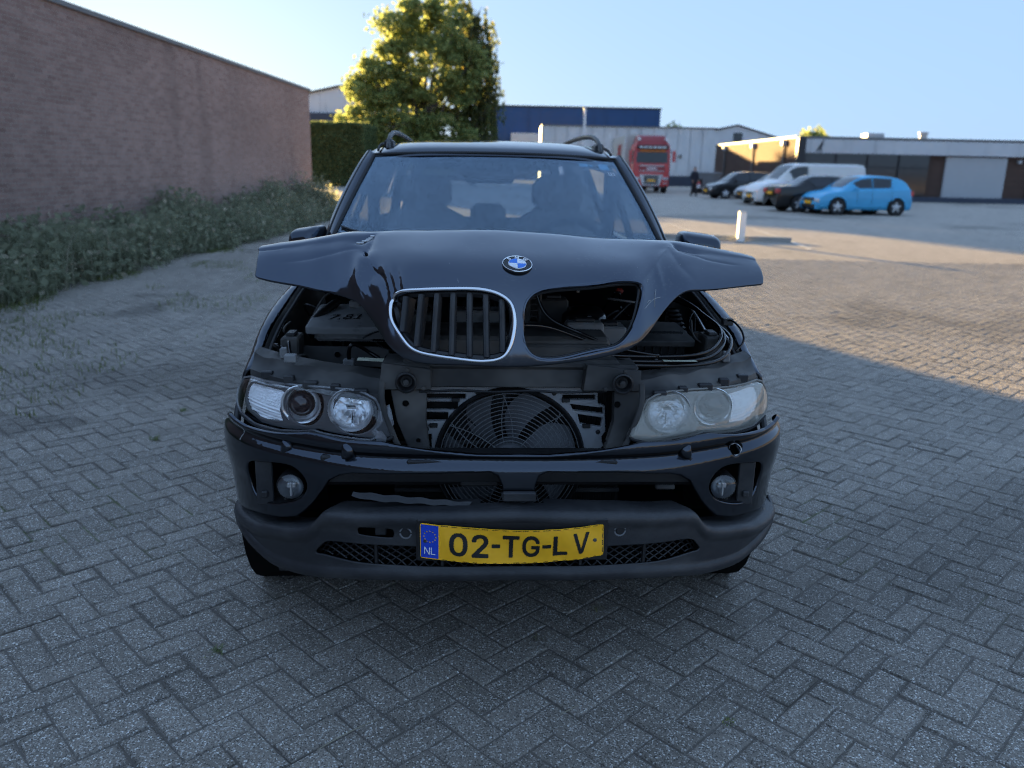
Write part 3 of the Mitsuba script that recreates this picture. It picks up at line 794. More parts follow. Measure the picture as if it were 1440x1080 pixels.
# headlamp washer caps (one is torn off, leaving its hole)
for s_, z_ in ((-.686, .713), (-.469, .735), (.514, .730)):
    c = S_ub(np.array([s_]), np.array([z_]))[0]
    th = math.atan2(*(UBP(np.array([s_]))[2][0][[0, 1]] * [1, -1]))
    P = []
    for t in np.linspace(0, 1, 9):
        w = .0215 * math.sqrt(max(0, 1 - (2 * t - 1) ** 4)) * (.72 + .28 * (1 - t)) + .001
        h_ = .024 * math.sin(math.pi * min(1, t * 1.05)) ** .7 * (.5 + .5 * t) + .001
        P.append([(w * math.cos(a), -h_ * math.sin(a) + .004, -.030 + .056 * t) for a in np.linspace(0, math.pi, 13)])
    car('washer_cap', move(grid(np.array(P)), c, rz=-th * .6), 'm_paint', True)
c = S_ub(np.array([.712]), np.array([.706]))[0]
car('washer_hole', move(lathe([(.020, -.001), (.017, .0), (.016, .03), (.0, .03)], 24, 'y'), c, rz=-.55), 'm_void', 40)
car('washer_hole__torn_rim', move(tube([(.0185 * math.cos(a), -.003 + .002 * math.sin(5 * a), .0185 * math.sin(a)) for a in np.linspace(0, 2 * np.pi, 30)[:-1]], .0018, 5, closed=True), c, rz=-.55), 'm_satin')
# chipped, bare edge at the left corner of the bumper
q = spl([(-.975, .738), (-.93, .727), (-.90, .715), (-.896, .700), (-.897, .692)], 30)
car('upper_bumper__chipped_edge', tube(S_ub(q[:, 0], q[:, 1]) + [0, -.0015, 0], np.linspace(.0006, .0016, 30) * (1 + .4 * np.sin(np.arange(30) * 2.3)), 5), 'm_bay_grey')

# ---- lower bumper
slot = [(-.605, .205), (-.575, .193), (-.53, .191), (-.3, .203), (0, .208), (.3, .205), (.53, .190), (.585, .187), (.607, .200), (.592, .226), (.54, .243), (.43, .262), (.28, .268), (0, .270), (-.28, .268), (-.43, .262), (-.55, .243), (-.60, .226)]
towh = [(-.452, .150), (-.44, .135), (-.345, .150), (-.337, .158), (-.337, .178), (-.344, .184), (-.445, .172), (-.452, .165)]
lbp = sbox(-1.13, 0.0, 1.17, .5)
recess = sbox(-.09, -.01, .09, .045)
car('lower_bumper', shell(lbp.difference(shapely.union_all([Polygon(chaikin(slot, 2)), Polygon(chaikin(towh, 2)), recess])), S_lb, .004, .0115), 'm_trim', 50)
labels[CAR + '__lower_bumper'] = {'label': 'matt dark grey lower bumper lip carrying the number plate'}
def on_lb(q, lift):
    a, b = q[:, 0], q[:, 1]
    h_ = 1e-3
    N = np.cross(S_lb(a + h_, b) - S_lb(a - h_, b), S_lb(a, b - h_) - S_lb(a, b + h_))
    N /= np.linalg.norm(N, axis=1, keepdims=True)
    return S_lb(a, b) + N * lift
for nm, pts, m_ in (('lower_bumper__slot_edge', slot, .0032), ('lower_bumper__tow_hole_edge', towh, .0022)):
    q = chaikin(pts, 2)
    car(nm, tube(on_lb(q, .001), m_, 6, closed=True), 'm_trim')
strands = []
sl = Polygon(chaikin(slot, 2)).buffer(.004)
for sg in (1, -1):
    for c0 in np.arange(-.85, .85, .034):
        ln_ = LineString([(c0 - sg * .10, .17), (c0 + sg * .10, .29)]).intersection(sl)
        for g_ in (ln_.geoms if hasattr(ln_, 'geoms') else [ln_]):
            if g_.length > .01 and abs(np.array(g_.coords)[:, 0]).max() < .63:
                q = np.array(shapely.segmentize(g_, .02).coords)
                strands.append(tube(on_lb(q, -.020), .0024, 4))
car('lower_grille', cat(*strands), 'm_black', False)
for s_ in (-.40, -.2, .2, .40):
    q = np.stack([np.full(6, s_), np.linspace(.185, .275, 6)], 1)
    car('lower_grille__divider', tube(on_lb(q, -.012), .006, 6), 'm_black')
q = np.stack(np.meshgrid(np.linspace(-.66, .66, 40), np.linspace(.17, .30, 6), indexing='ij'), -1).reshape(-1, 2)
car('lower_grille__back', grid(on_lb(q, -.075).reshape(40, 6, 3)), 'm_void', False)
q = np.stack(np.meshgrid(np.linspace(-.47, -.32, 8), np.linspace(.12, .20, 6), indexing='ij'), -1).reshape(-1, 2)
car('tow_hook_recess', grid(on_lb(q, -.05).reshape(8, 6, 3)), 'm_void', False)
q = on_lb(np.array([[-.385, .160]]), -.02)[0]
car('tow_hook_recess__web', rbox(q[0] - .018, q[0] + .014, q[1] - .004, q[1] + .02, q[2] - .022, q[2] + .02, .003), 'm_trim', False)
q = on_lb(chaikin([(.345, .177), (.342, .131), (.352, .125), (.445, .116), (.458, .124), (.468, .150), (.470, .166)], 1), .0005)
car('tow_cover_seam', tube(q, .0026, 5, closed=True), 'm_void')
for s_, t_ in ((-.304, .166), (.311, .160)):
    c = on_lb(np.array([[s_, t_]]), .0)[0]
    th = -math.asin(LBP(np.array([s_]))[2][0][0])
    sn = car('parking_sensor', move(lathe([(.0, -.006), (.0115, -.006), (.0125, -.003), (.0125, .006)], 28, 'y'), c, rz=-th), 'm_black', 40)
    car(sn + '__ring', move(tube([(.0160 * math.cos(a), -.003, .0160 * math.sin(a)) for a in np.linspace(0, 2 * np.pi, 33)[:-1]], .0028, 6, closed=True), c, rz=-th), 'm_wire')
# deflectors under the bumper ends
for sg in (1, -1):
    car('air_deflector', cat(*[rbox(sg * .70 - .06 + .035 * k, sg * .70 - .03 + .035 * k, .42 + .01 * k, .435 + .01 * k, .19, .30, .003) for k in range(5)]), 'm_rubber', False)
# torn clear strip lying on the ledge, left
q = [(-.48, .595), (-.46, .612), (-.30, .603), (-.10, .590), (-.108, .574), (-.30, .585), (-.45, .592)]
def S_ledge(a, b): return np.stack([a, .045 + .2 * (a * a) + .5 * (b - .6), b + .002 * np.sin(a * 90)], -1)
car('torn_plastic_strip', shell(Polygon([(-.46, .600), (-.455, .612), (-.38, .610), (-.25, .605), (-.115, .598), (-.125, .586), (-.25, .590), (-.40, .592)]), S_ledge, .003, .012), 'm_trim', 30)

# ---- number plate: dented sheet, bowed in the middle, right end crumpled
def PLT(x, v):
    """x across from the plate's middle, v up from its lower edge (0 .. .104)."""
    u = x / .26
    sag = -.0155 * (1 - u ** 2)
    curl = .010 * np.clip((u - .25) / .75, 0, 1) ** 1.5 * (1 - v / .104)
    z = .4525 + v * (1.0 - .02 * u) + sag + curl - .004 * np.clip(u, 0, 1)
    y = -.014 + .010 * u ** 2 + .0035 * np.sin(17 * x + 40 * v) * (u > -.75) + .004 * np.exp(-((x - .135) / .022) ** 2) * np.sin(45 * v) + .003 * np.sin(60 * x) * np.clip(u, 0, 1)
    return np.stack([x - .001, y, z], -1)
def on_plate(m, lift=.0012):
    v = np.asarray(m[0])
    return PLT(v[:, 0], v[:, 1]) + np.array([0, -1.0, 0]) * (lift + v[:, 2:3]), m[1]
car('plate_holder', cat(rbox(-.272, .272, .002, .016, .436, .568, .006)), 'm_black', False)
rr = sbox(-.259, 0, .259, .104).buffer(-.008).buffer(.008)
pl = car('number_plate', shell(rr, PLT, .0012, .0085), 'm_yellow', 40)
labels[CAR + '__number_plate'] = {'label': 'dented yellow number plate reading 02-TG-LV'}
car(pl + '__blue_band', shell(sbox(-.2565, .003, -.2075, .101), PLT, 0, .008, lift=.0008), 'm_plate_blue', 40)
dash = []
for a in np.arange(-.20, .25, .0285):
    w_ = rng.uniform(.014, .026)
    dash += [sbox(a, .1005, a + w_, .1022), sbox(a + .004, .0012, a + w_ * .8, .0028)]
dash += [sbox(.2555, .012 + k * .023, .2573, .030 + k * .023) for k in range(4)]
car(pl + '__worn_border', cat(*[shell(d_, PLT, 0, .006, lift=.0009) for d_ in dash]), 'm_ink', 40)
def glyph(ch, x0, x1, v0, v1, bold=True, depth=.0012):
    m = text(ch, .07, depth, bold)
    v = m[0].copy()
    e = np.array(trimesh.Trimesh(v, m[1], process=False).subdivide_to_size(.012).vertices) if False else v
    lo, hi = v.min(0), v.max(0)
    v[:, 0] = x0 + (v[:, 0] - lo[0]) / (hi[0] - lo[0]) * (x1 - x0)
    v[:, 1] = v0 + (v[:, 1] - lo[1]) / (hi[1] - lo[1]) * (v1 - v0)
    q = trimesh.Trimesh(v, m[1], process=False).subdivide_to_size(.01)
    return tm(q)
def px(a): return -.2565 + (a - 148) / (1306 - 148) * .513
for ch, a, b, v0, v1 in (('0', 327, 443, .019, .086), ('2', 470, 575, .018, .085), ('-', 596, 648, .047, .0575), ('T', 665, 771, .019, .086), ('G', 790, 900, .020, .0865), ('-', 918, 972, .047, .0575), ('L', 988, 1078, .020, .083), ('V', 1115, 1217, .021, .086)):
    car(pl + '__character', on_plate(glyph(ch, px(a), px(b), v0, v1)), 'm_ink', False)
for ch, a, b in (('N', 168, 205), ('L', 211, 238)):
    car(pl + '__country_letter', on_plate(glyph(ch, px(a), px(b), .014, .035, False, .0006), .0014), 'm_badge_white', False)
st = []
for k in range(12):
    a = k * math.pi / 6
    star = [(math.cos(t) * q, math.sin(t) * q) for t, q in zip(np.arange(10) * math.pi / 5 + math.pi / 2, [.0026, .0011] * 5)]
    st.append(shell(Polygon([(px(205) + .0165 * math.cos(a) + x, .067 + .0165 * math.sin(a) + y) for x, y in star]), PLT, 0, .002, lift=.0014))
car(pl + '__star_ring', cat(*st), 'm_yellow', False)
for a, b in ((px(175), .052), (px(1255), .055)):
    c = PLT(np.array([a]), np.array([b]))[0]
    car(pl + '__bolt', lathe([(0, -.003), (.004, -.003), (.0055, -.0005), (.0055, .002)], 14, 'y', c), 'm_bay', 40)

# ---- bonnet: buckled and pushed up, folded behind the grille
HOOD = [ [(-0.784,0.420,1.181),(-0.784,0.426,1.189),(-0.784,0.443,1.205),(-0.787,0.472,1.225),(-0.790,0.501,1.240),(-0.795,0.529,1.251),(-0.798,0.550,1.259),(-0.797,0.572,1.262),(-0.792,0.639,1.253),(-0.779,0.846,1.211),(-0.764,1.083,1.165),(-0.750,1.290,1.125)],
[(-0.716,0.385,1.172),(-0.716,0.393,1.183),(-0.716,0.412,1.202),(-0.719,0.445,1.226),(-0.722,0.478,1.245),(-0.726,0.511,1.259),(-0.730,0.535,1.268),(-0.728,0.558,1.271),(-0.724,0.627,1.262),(-0.712,0.840,1.216),(-0.698,1.085,1.168),(-0.686,1.298,1.125)],
[(-0.648,0.350,1.166),(-0.648,0.358,1.178),(-0.649,0.381,1.201),(-0.652,0.418,1.228),(-0.656,0.455,1.250),(-0.660,0.493,1.266),(-0.664,0.520,1.277),(-0.663,0.544,1.280),(-0.659,0.614,1.271),(-0.648,0.834,1.222),(-0.635,1.086,1.171),(-0.624,1.306,1.125)],
[(-0.586,0.310,1.161),(-0.587,0.320,1.175),(-0.588,0.344,1.201),(-0.593,0.386,1.232),(-0.597,0.428,1.258),(-0.603,0.470,1.276),(-0.607,0.500,1.288),(-0.606,0.524,1.291),(-0.603,0.597,1.282),(-0.592,0.824,1.230),(-0.581,1.084,1.174),(-0.570,1.311,1.125)],
[(-0.528,0.280,1.155),(-0.529,0.290,1.170),(-0.532,0.316,1.199),(-0.538,0.360,1.235),(-0.544,0.404,1.264),(-0.550,0.448,1.285),(-0.555,0.480,1.300),(-0.554,0.505,1.303),(-0.551,0.580,1.294),(-0.542,0.814,1.237),(-0.531,1.082,1.177),(-0.522,1.316,1.125)],
[(-0.472,0.230,1.147),(-0.474,0.241,1.164),(-0.480,0.270,1.197),(-0.489,0.320,1.237),(-0.497,0.369,1.270),(-0.505,0.419,1.294),(-0.512,0.455,1.310),(-0.511,0.481,1.313),(-0.508,0.559,1.304),(-0.499,0.801,1.243),(-0.489,1.077,1.181),(-0.481,1.320,1.125)],
[(-0.438,0.200,1.136),(-0.440,0.211,1.154),(-0.445,0.240,1.191),(-0.452,0.289,1.236),(-0.460,0.341,1.271),(-0.468,0.397,1.297),(-0.475,0.440,1.315),(-0.474,0.466,1.318),(-0.471,0.546,1.309),(-0.463,0.793,1.247),(-0.454,1.075,1.182),(-0.446,1.322,1.125)],
[(-0.384,0.120,1.086),(-0.385,0.128,1.111),(-0.388,0.156,1.159),(-0.393,0.202,1.218),(-0.399,0.266,1.263),(-0.409,0.349,1.296),(-0.416,0.420,1.318),(-0.416,0.447,1.321),(-0.413,0.529,1.312),(-0.406,0.783,1.248),(-0.398,1.073,1.183),(-0.391,1.326,1.125)],
[(-0.346,0.060,1.048),(-0.345,0.065,1.078),(-0.343,0.089,1.136),(-0.342,0.128,1.208),(-0.345,0.200,1.261),(-0.352,0.309,1.299),(-0.360,0.410,1.324),(-0.359,0.438,1.327),(-0.357,0.520,1.318),(-0.351,0.778,1.252),(-0.344,1.072,1.185),(-0.338,1.330,1.125)],
[(-0.295,0.030,1.016),(-0.292,0.030,1.051),(-0.287,0.047,1.117),(-0.281,0.071,1.200),(-0.280,0.143,1.260),(-0.283,0.268,1.300),(-0.288,0.390,1.327),(-0.287,0.418,1.330),(-0.286,0.503,1.321),(-0.281,0.767,1.254),(-0.275,1.069,1.186),(-0.270,1.334,1.125)],
[(-0.163,-0.005,1.009),(-0.163,-0.005,1.045),(-0.164,0.012,1.114),(-0.164,0.036,1.199),(-0.166,0.111,1.261),(-0.168,0.243,1.303),(-0.170,0.370,1.331),(-0.170,0.399,1.334),(-0.169,0.486,1.325),(-0.166,0.757,1.257),(-0.163,1.067,1.187),(-0.160,1.338,1.125)],
[(-0.037,-0.015,1.007),(-0.039,-0.015,1.044),(-0.042,0.002,1.113),(-0.046,0.026,1.199),(-0.047,0.101,1.261),(-0.045,0.232,1.303),(-0.043,0.360,1.332),(-0.043,0.389,1.335),(-0.043,0.478,1.326),(-0.042,0.752,1.257),(-0.041,1.065,1.187),(-0.040,1.340,1.125)],
[(0.063,-0.010,1.010),(0.062,-0.010,1.046),(0.061,0.007,1.113),(0.060,0.031,1.197),(0.064,0.106,1.258),(0.074,0.237,1.299),(0.083,0.365,1.326),(0.083,0.394,1.329),(0.083,0.482,1.320),(0.081,0.755,1.254),(0.080,1.067,1.185),(0.078,1.339,1.125)],
[(0.140,0.000,1.016),(0.139,0.000,1.050),(0.138,0.017,1.116),(0.138,0.041,1.197),(0.144,0.115,1.255),(0.158,0.244,1.295),(0.172,0.370,1.321),(0.172,0.399,1.324),(0.171,0.486,1.315),(0.168,0.757,1.250),(0.165,1.067,1.184),(0.162,1.338,1.125)],
[(0.263,0.030,1.031),(0.259,0.030,1.063),(0.254,0.046,1.124),(0.248,0.070,1.200),(0.253,0.142,1.254),(0.268,0.268,1.290),(0.284,0.390,1.313),(0.283,0.418,1.316),(0.282,0.503,1.307),(0.277,0.767,1.245),(0.271,1.069,1.181),(0.267,1.334,1.125)],
[(0.347,0.070,1.060),(0.344,0.073,1.088),(0.340,0.094,1.141),(0.337,0.126,1.207),(0.343,0.195,1.256),(0.359,0.306,1.288),(0.375,0.410,1.310),(0.375,0.438,1.313),(0.373,0.520,1.304),(0.366,0.778,1.243),(0.359,1.072,1.180),(0.353,1.329,1.125)],
[(0.386,0.120,1.085),(0.385,0.126,1.110),(0.384,0.150,1.156),(0.385,0.189,1.214),(0.393,0.252,1.258),(0.408,0.341,1.289),(0.422,0.420,1.308),(0.421,0.447,1.311),(0.419,0.529,1.302),(0.412,0.782,1.242),(0.403,1.072,1.180),(0.396,1.326,1.125)],
[(0.427,0.170,1.126),(0.428,0.179,1.145),(0.430,0.206,1.182),(0.436,0.251,1.228),(0.445,0.308,1.263),(0.458,0.377,1.288),(0.470,0.435,1.305),(0.469,0.462,1.308),(0.466,0.542,1.299),(0.459,0.790,1.240),(0.450,1.074,1.179),(0.442,1.323,1.125)],
[(0.488,0.220,1.174),(0.489,0.232,1.187),(0.494,0.262,1.213),(0.503,0.314,1.244),(0.513,0.367,1.269),(0.524,0.420,1.287),(0.533,0.460,1.299),(0.532,0.486,1.302),(0.529,0.563,1.293),(0.520,0.803,1.236),(0.510,1.078,1.177),(0.501,1.318,1.125)],
[(0.554,0.270,1.177),(0.556,0.280,1.188),(0.563,0.308,1.211),(0.574,0.354,1.238),(0.586,0.400,1.260),(0.598,0.446,1.275),(0.607,0.480,1.286),(0.606,0.505,1.289),(0.603,0.580,1.280),(0.593,0.812,1.228),(0.581,1.078,1.173),(0.571,1.311,1.125)],
[(0.680,0.350,1.175),(0.682,0.358,1.185),(0.686,0.379,1.204),(0.695,0.414,1.226),(0.705,0.449,1.244),(0.715,0.484,1.257),(0.722,0.510,1.266),(0.721,0.534,1.269),(0.717,0.605,1.260),(0.705,0.826,1.215),(0.691,1.078,1.167),(0.679,1.299,1.125)],
[(0.796,0.410,1.178),(0.798,0.417,1.186),(0.802,0.433,1.201),(0.805,0.462,1.219),(0.805,0.491,1.232),(0.806,0.519,1.242),(0.807,0.540,1.249),(0.805,0.562,1.252),(0.801,0.630,1.243),(0.787,0.840,1.204),(0.772,1.079,1.162),(0.758,1.289,1.125)] ]
HG = np.array(HOOD)
HA = HG[:, 3, 0]
HB = np.concatenate([[0], np.cumsum(np.linalg.norm(np.diff(HG, axis=1), axis=2).mean(0))])
HS = [RectBivariateSpline(HA, HB, HG[:, :, i], kx=3, ky=3, s=0) for i in range(3)]
def H0(a, b): return np.stack([s_.ev(a, b) for s_ in HS], -1)
def crease(a, b, line, amp, w, sharp=True, side=0.0):
    q = shapely.points(np.stack([a, b], 1))
    L = LineString(line)
    d = shapely.distance(q, L)
    f = np.exp(-d / w) if sharp else np.exp(-(d / w) ** 2)
    t = shapely.line_locate_point(L, q, normalized=True)
    out_ = amp * f * np.clip(np.sin(np.pi * np.clip(t * .86 + .07, 0, 1)) * 1.25, .15, 1)
    return out_
def dents(a, b):
    d = crease(a, b, [(-.392, .34), (-.424, .20), (-.39, .153), (-.36, .138), (-.342, .065), (-.318, .035)], -.012, .024)
    d += crease(a, b, [(-.419, .21), (-.430, .15), (-.442, .08), (-.444, .01)], .013, .030, False)
    d += crease(a, b, [(-.39, .153), (-.412, .114), (-.427, .059), (-.439, .012)], -.008, .014)
    d += crease(a, b, [(-.362, .172), (-.352, .14), (-.340, .112), (-.343, .06)], .011, .0065)
    d += crease(a, b, [(-.352, .165), (-.343, .135), (-.332, .110), (-.335, .07)], -.009, .006)
    d += crease(a, b, [(-.328, .185), (-.320, .154), (-.314, .12)], -.007, .006)
    d += crease(a, b, [(-.424, .195), (-.400, .172), (-.386, .150)], .008, .007)
    d += crease(a, b, [(-.70, .13), (-.60, .16), (-.50, .20), (-.43, .23)], -.0035, .010)
    d += crease(a, b, [(.50, .26), (.60, .20), (.72, .17)], -.003, .010)
    d += crease(a, b, [(.41, .18), (.43, .10), (.44, .04)], .004, .008)
    d += crease(a, b, [(-.30, .165), (-.26, .17), (-.20, .172)], -.004, .02, False)
    d += crease(a, b, [(-.392, .352), (-.419, .312), (-.452, .262)], -.012, .012)
    d += crease(a, b, [(.474, .357), (.457, .268), (.406, .181), (.357, .145)], .006, .022)
    d += crease(a, b, [(.474, .357), (.515, .285), (.576, .262)], -.013, .020)
    d += crease(a, b, [(.462, .281), (.500, .147), (.551, .052)], -.004, .02)
    d += crease(a, b, [(-.787, .27), (-.70, .275)], -.003, .012)
    d += .0022 * (meshkit.fbm(np.stack([a * 9, b * 9, 0 * a], -1), 3, seed=2) - .5)
    d += .012 * (meshkit.noise(np.stack([a * 3.2 + 4, b * 4.2, 0 * a], -1), seed=5) - .5)
    return d
def HF(a, b):
    h_ = 2e-3
    P = H0(a, b)
    N = np.cross(H0(a + h_, b) - H0(a - h_, b), H0(a, b + h_) - H0(a, b - h_))
    N /= np.linalg.norm(N, axis=1, keepdims=True)
    return P + N * dents(a, b)[:, None]
KID_L = [(-.328, .110), (-.275, .134), (-.164, .142), (-.078, .140), (-.040, .130), (-.017, .113), (-.011, .091), (-.018, .050), (-.033, .026), (-.070, .013), (-.143, .012), (-.226, .019), (-.271, .026), (-.307, .044), (-.334, .064), (-.337, .088)]
KID_R = [(.019, .114), (.034, .132), (.078, .150), (.138, .157), (.218, .161), (.265, .164), (.334, .154), (.359, .136), (.359, .103), (.340, .065), (.310, .038), (.268, .018), (.212, .017), (.138, .012), (.066, .012), (.032, .023), (.015, .042), (.012, .080)]
kl, kr = chaikin(KID_L, 2), chaikin(KID_R, 2)
dom = sbox(HA[0], HB[0], HA[-1], HB[-1]).buffer(-.012).buffer(.012)
tear = LineString([(-.424, .215), (-.420, .202), (-.424, .192)]).buffer(.0025)
car('bonnet', shell(dom.difference(shapely.union_all([Polygon(kl), Polygon(kr), tear])), HF, .003, .0062, roll=.006), 'm_bonnet_paint', 42)
labels[CAR + '__bonnet'] = {'label': 'crumpled black bonnet folded up with its wings sticking out over the front wings'}
def HN(q):
    a, b = q[:, 0], q[:, 1]
    N = np.cross(H0(a + 1e-3, b) - H0(a - 1e-3, b), H0(a, b + 1e-3) - H0(a, b - 1e-3))
    return N / np.linalg.norm(N, axis=1, keepdims=True)
def wob(n, s, k=6):
    a = np.arange(n) * 2 * np.pi / n
    return s * (np.sin(3 * a + 1) + .7 * np.sin(7 * a) + .5 * np.sin(13 * a + 2))
q = spl(KID_R, 110, True)
car('bonnet__opening_lip', tube(HF(q[:, 0], q[:, 1]) + HN(q) * (-.004 + wob(110, .0008))[:, None], .0042, 6, closed=True), 'm_bonnet_paint')
car('bonnet__inner_lip', tube(HF(q[:, 0] * 1.0, q[:, 1]) - HN(q) * .018, .005, 6, closed=True), 'm_black')
# loose foam flakes on the torn edge, scratch by the right opening
fl_ = []
for (a, b) in ((-.398, .345), (-.404, .335), (-.412, .325), (-.418, .315), (-.428, .303), (-.437, .288), (-.446, .276)):
    p_ = HF(np.array([a]), np.array([b]))[0]
    fl_.append(rbox(p_[0] - .008, p_[0] + .006, p_[1] - .004, p_[1] + .004, p_[2] - .001, p_[2] + .005, .0015))
car('bonnet__torn_flakes', cat(*fl_), 'm_satin', False)
mat('m_bare', (.22, .23, .24), .5)
sc_ = []
for L_ in ([(.425, .062), (.395, .076), (.360, .070)], [(.40, .05), (.402, .075), (.408, .10)], [(.386, .079), (.378, .083), (.372, .080)]):
    q = spl(L_, 14)
    sc_.append(tube(HF(q[:, 0], q[:, 1]) + HN(q) * .0004, [.0004] + [.0013] * 12 + [.0004], 4))
for k in range(26):
    a, b = rng.uniform(-.5, .6), rng.uniform(.02, .33)
    if Polygon(kl).contains(Point(a, b)) or Polygon(kr).contains(Point(a, b)): continue
    q = np.linspace((a, b), (a + rng.normal(0, .004), b + rng.normal(0, .006)), 4)
    sc_.append(tube(HF(q[:, 0], q[:, 1]) + HN(q) * .0002, .0006, 4))
car('bonnet__scratches', cat(*sc_), 'm_bare', False)
labels[CAR + '__bonnet__scratches'] = {'kind': 'stuff'}
# left grille with chrome surround and seven slats
q = spl(KID_L, 110, True)
cen = np.array([-.175, .077])
g_ = car('grille', tube(HF(q[:, 0], q[:, 1]) - HN(q) * .022, .012, 6, closed=True), 'm_black')
labels[CAR + '__grille'] = {'label': 'remaining grille with chrome surround and upright slats'}
car(g_ + '__chrome_surround', tube(HF(q[:, 0], q[:, 1]) + HN(q) * .003, .0062, 10, closed=True, flat=.8), 'm_chrome', True)
kp_ = Polygon(kl).buffer(-.004)
for k, a0 in enumerate(np.linspace(-.302, -.045, 7)):
    ln_ = LineString([(a0 - .004, -.1), (a0 + .006 + .004 * k / 7, .3)]).intersection(kp_)
    qq = spl(np.array(ln_.coords), 16)
    p_, n_ = HF(qq[:, 0], qq[:, 1]), HN(qq)
    prof = [(-.0085, -.012), (-.006, -.007), (0, -.005), (.006, -.007), (.0095, -.014), (.006, -.045), (-.006, -.045)]
    P = np.stack([p_ + np.array([u_, 0, 0]) + n_ * w_ for u_, w_ in prof], 1)
    car(g_ + '__slat', grid(P, closed=True), 'm_trim', 35)
# round badge
def frame_at(a, b):
    p_ = HF(np.array([a]), np.array([b]))[0]
    n_ = HN(np.array([[a, b]]))[0]
    ex = np.array([1.0, 0, 0]) - n_ * n_[0]
    ex /= np.linalg.norm(ex)
    return p_, ex, np.cross(n_, ex), n_
def at_frame(m, fr):
    v = np.asarray(m[0])
    return fr[0] + v[:, :1] * fr[1] + v[:, 1:2] * fr[2] + v[:, 2:3] * fr[3], m[1]
fr = frame_at(.001, .210)
bd = car('badge', at_frame(lathe([(.0395, -.004), (.041, .002), (.0395, .0045), (.0245, .0052), (0, .0055)], 48, 'z'), fr), 'm_ink', 40)
labels[CAR + '__badge'] = {'label': 'round black badge with blue and white quarters and three letters'}
for r_, w_ in ((.0398, .0013), (.0243, .0010)):
    car(bd + '__ring', at_frame(tube([(r_ * math.cos(a), r_ * math.sin(a), .0052) for a in np.linspace(0, 2 * np.pi, 49)[:-1]], w_, 6, closed=True), fr), 'm_chrome')
for k in range(4):
    t = np.linspace(0, math.pi / 2, 10) + k * math.pi / 2
    w = trimesh.creation.extrude_polygon(Polygon([(0, 0)] + [(.0236 * math.cos(a), .0236 * math.sin(a)) for a in t]), .0016)
    car(bd + '__quarter', at_frame((tm(w)[0] + [0, 0, .005], tm(w)[1]), fr), 'm_badge_blue' if k % 2 else 'm_badge_white', False)
for ch, a in (('B', 133), ('M', 90), ('W', 47)):
    m = text(ch, .0108, .0008)
    v = m[0] - [(m[0][:, 0].min() + m[0][:, 0].max()) / 2, .0054, 0]
    t = math.radians(a - 90)
    c_, s_ = math.cos(t), math.sin(t)
    v = np.stack([c_ * v[:, 0] - s_ * v[:, 1], s_ * v[:, 0] + c_ * v[:, 1], v[:, 2] + .0050], 1) + [.0322 * math.cos(math.radians(a)), .0322 * math.sin(math.radians(a)), 0]
    car(bd + '__letter', at_frame((v, m[1]), fr), 'm_badge_white', False)

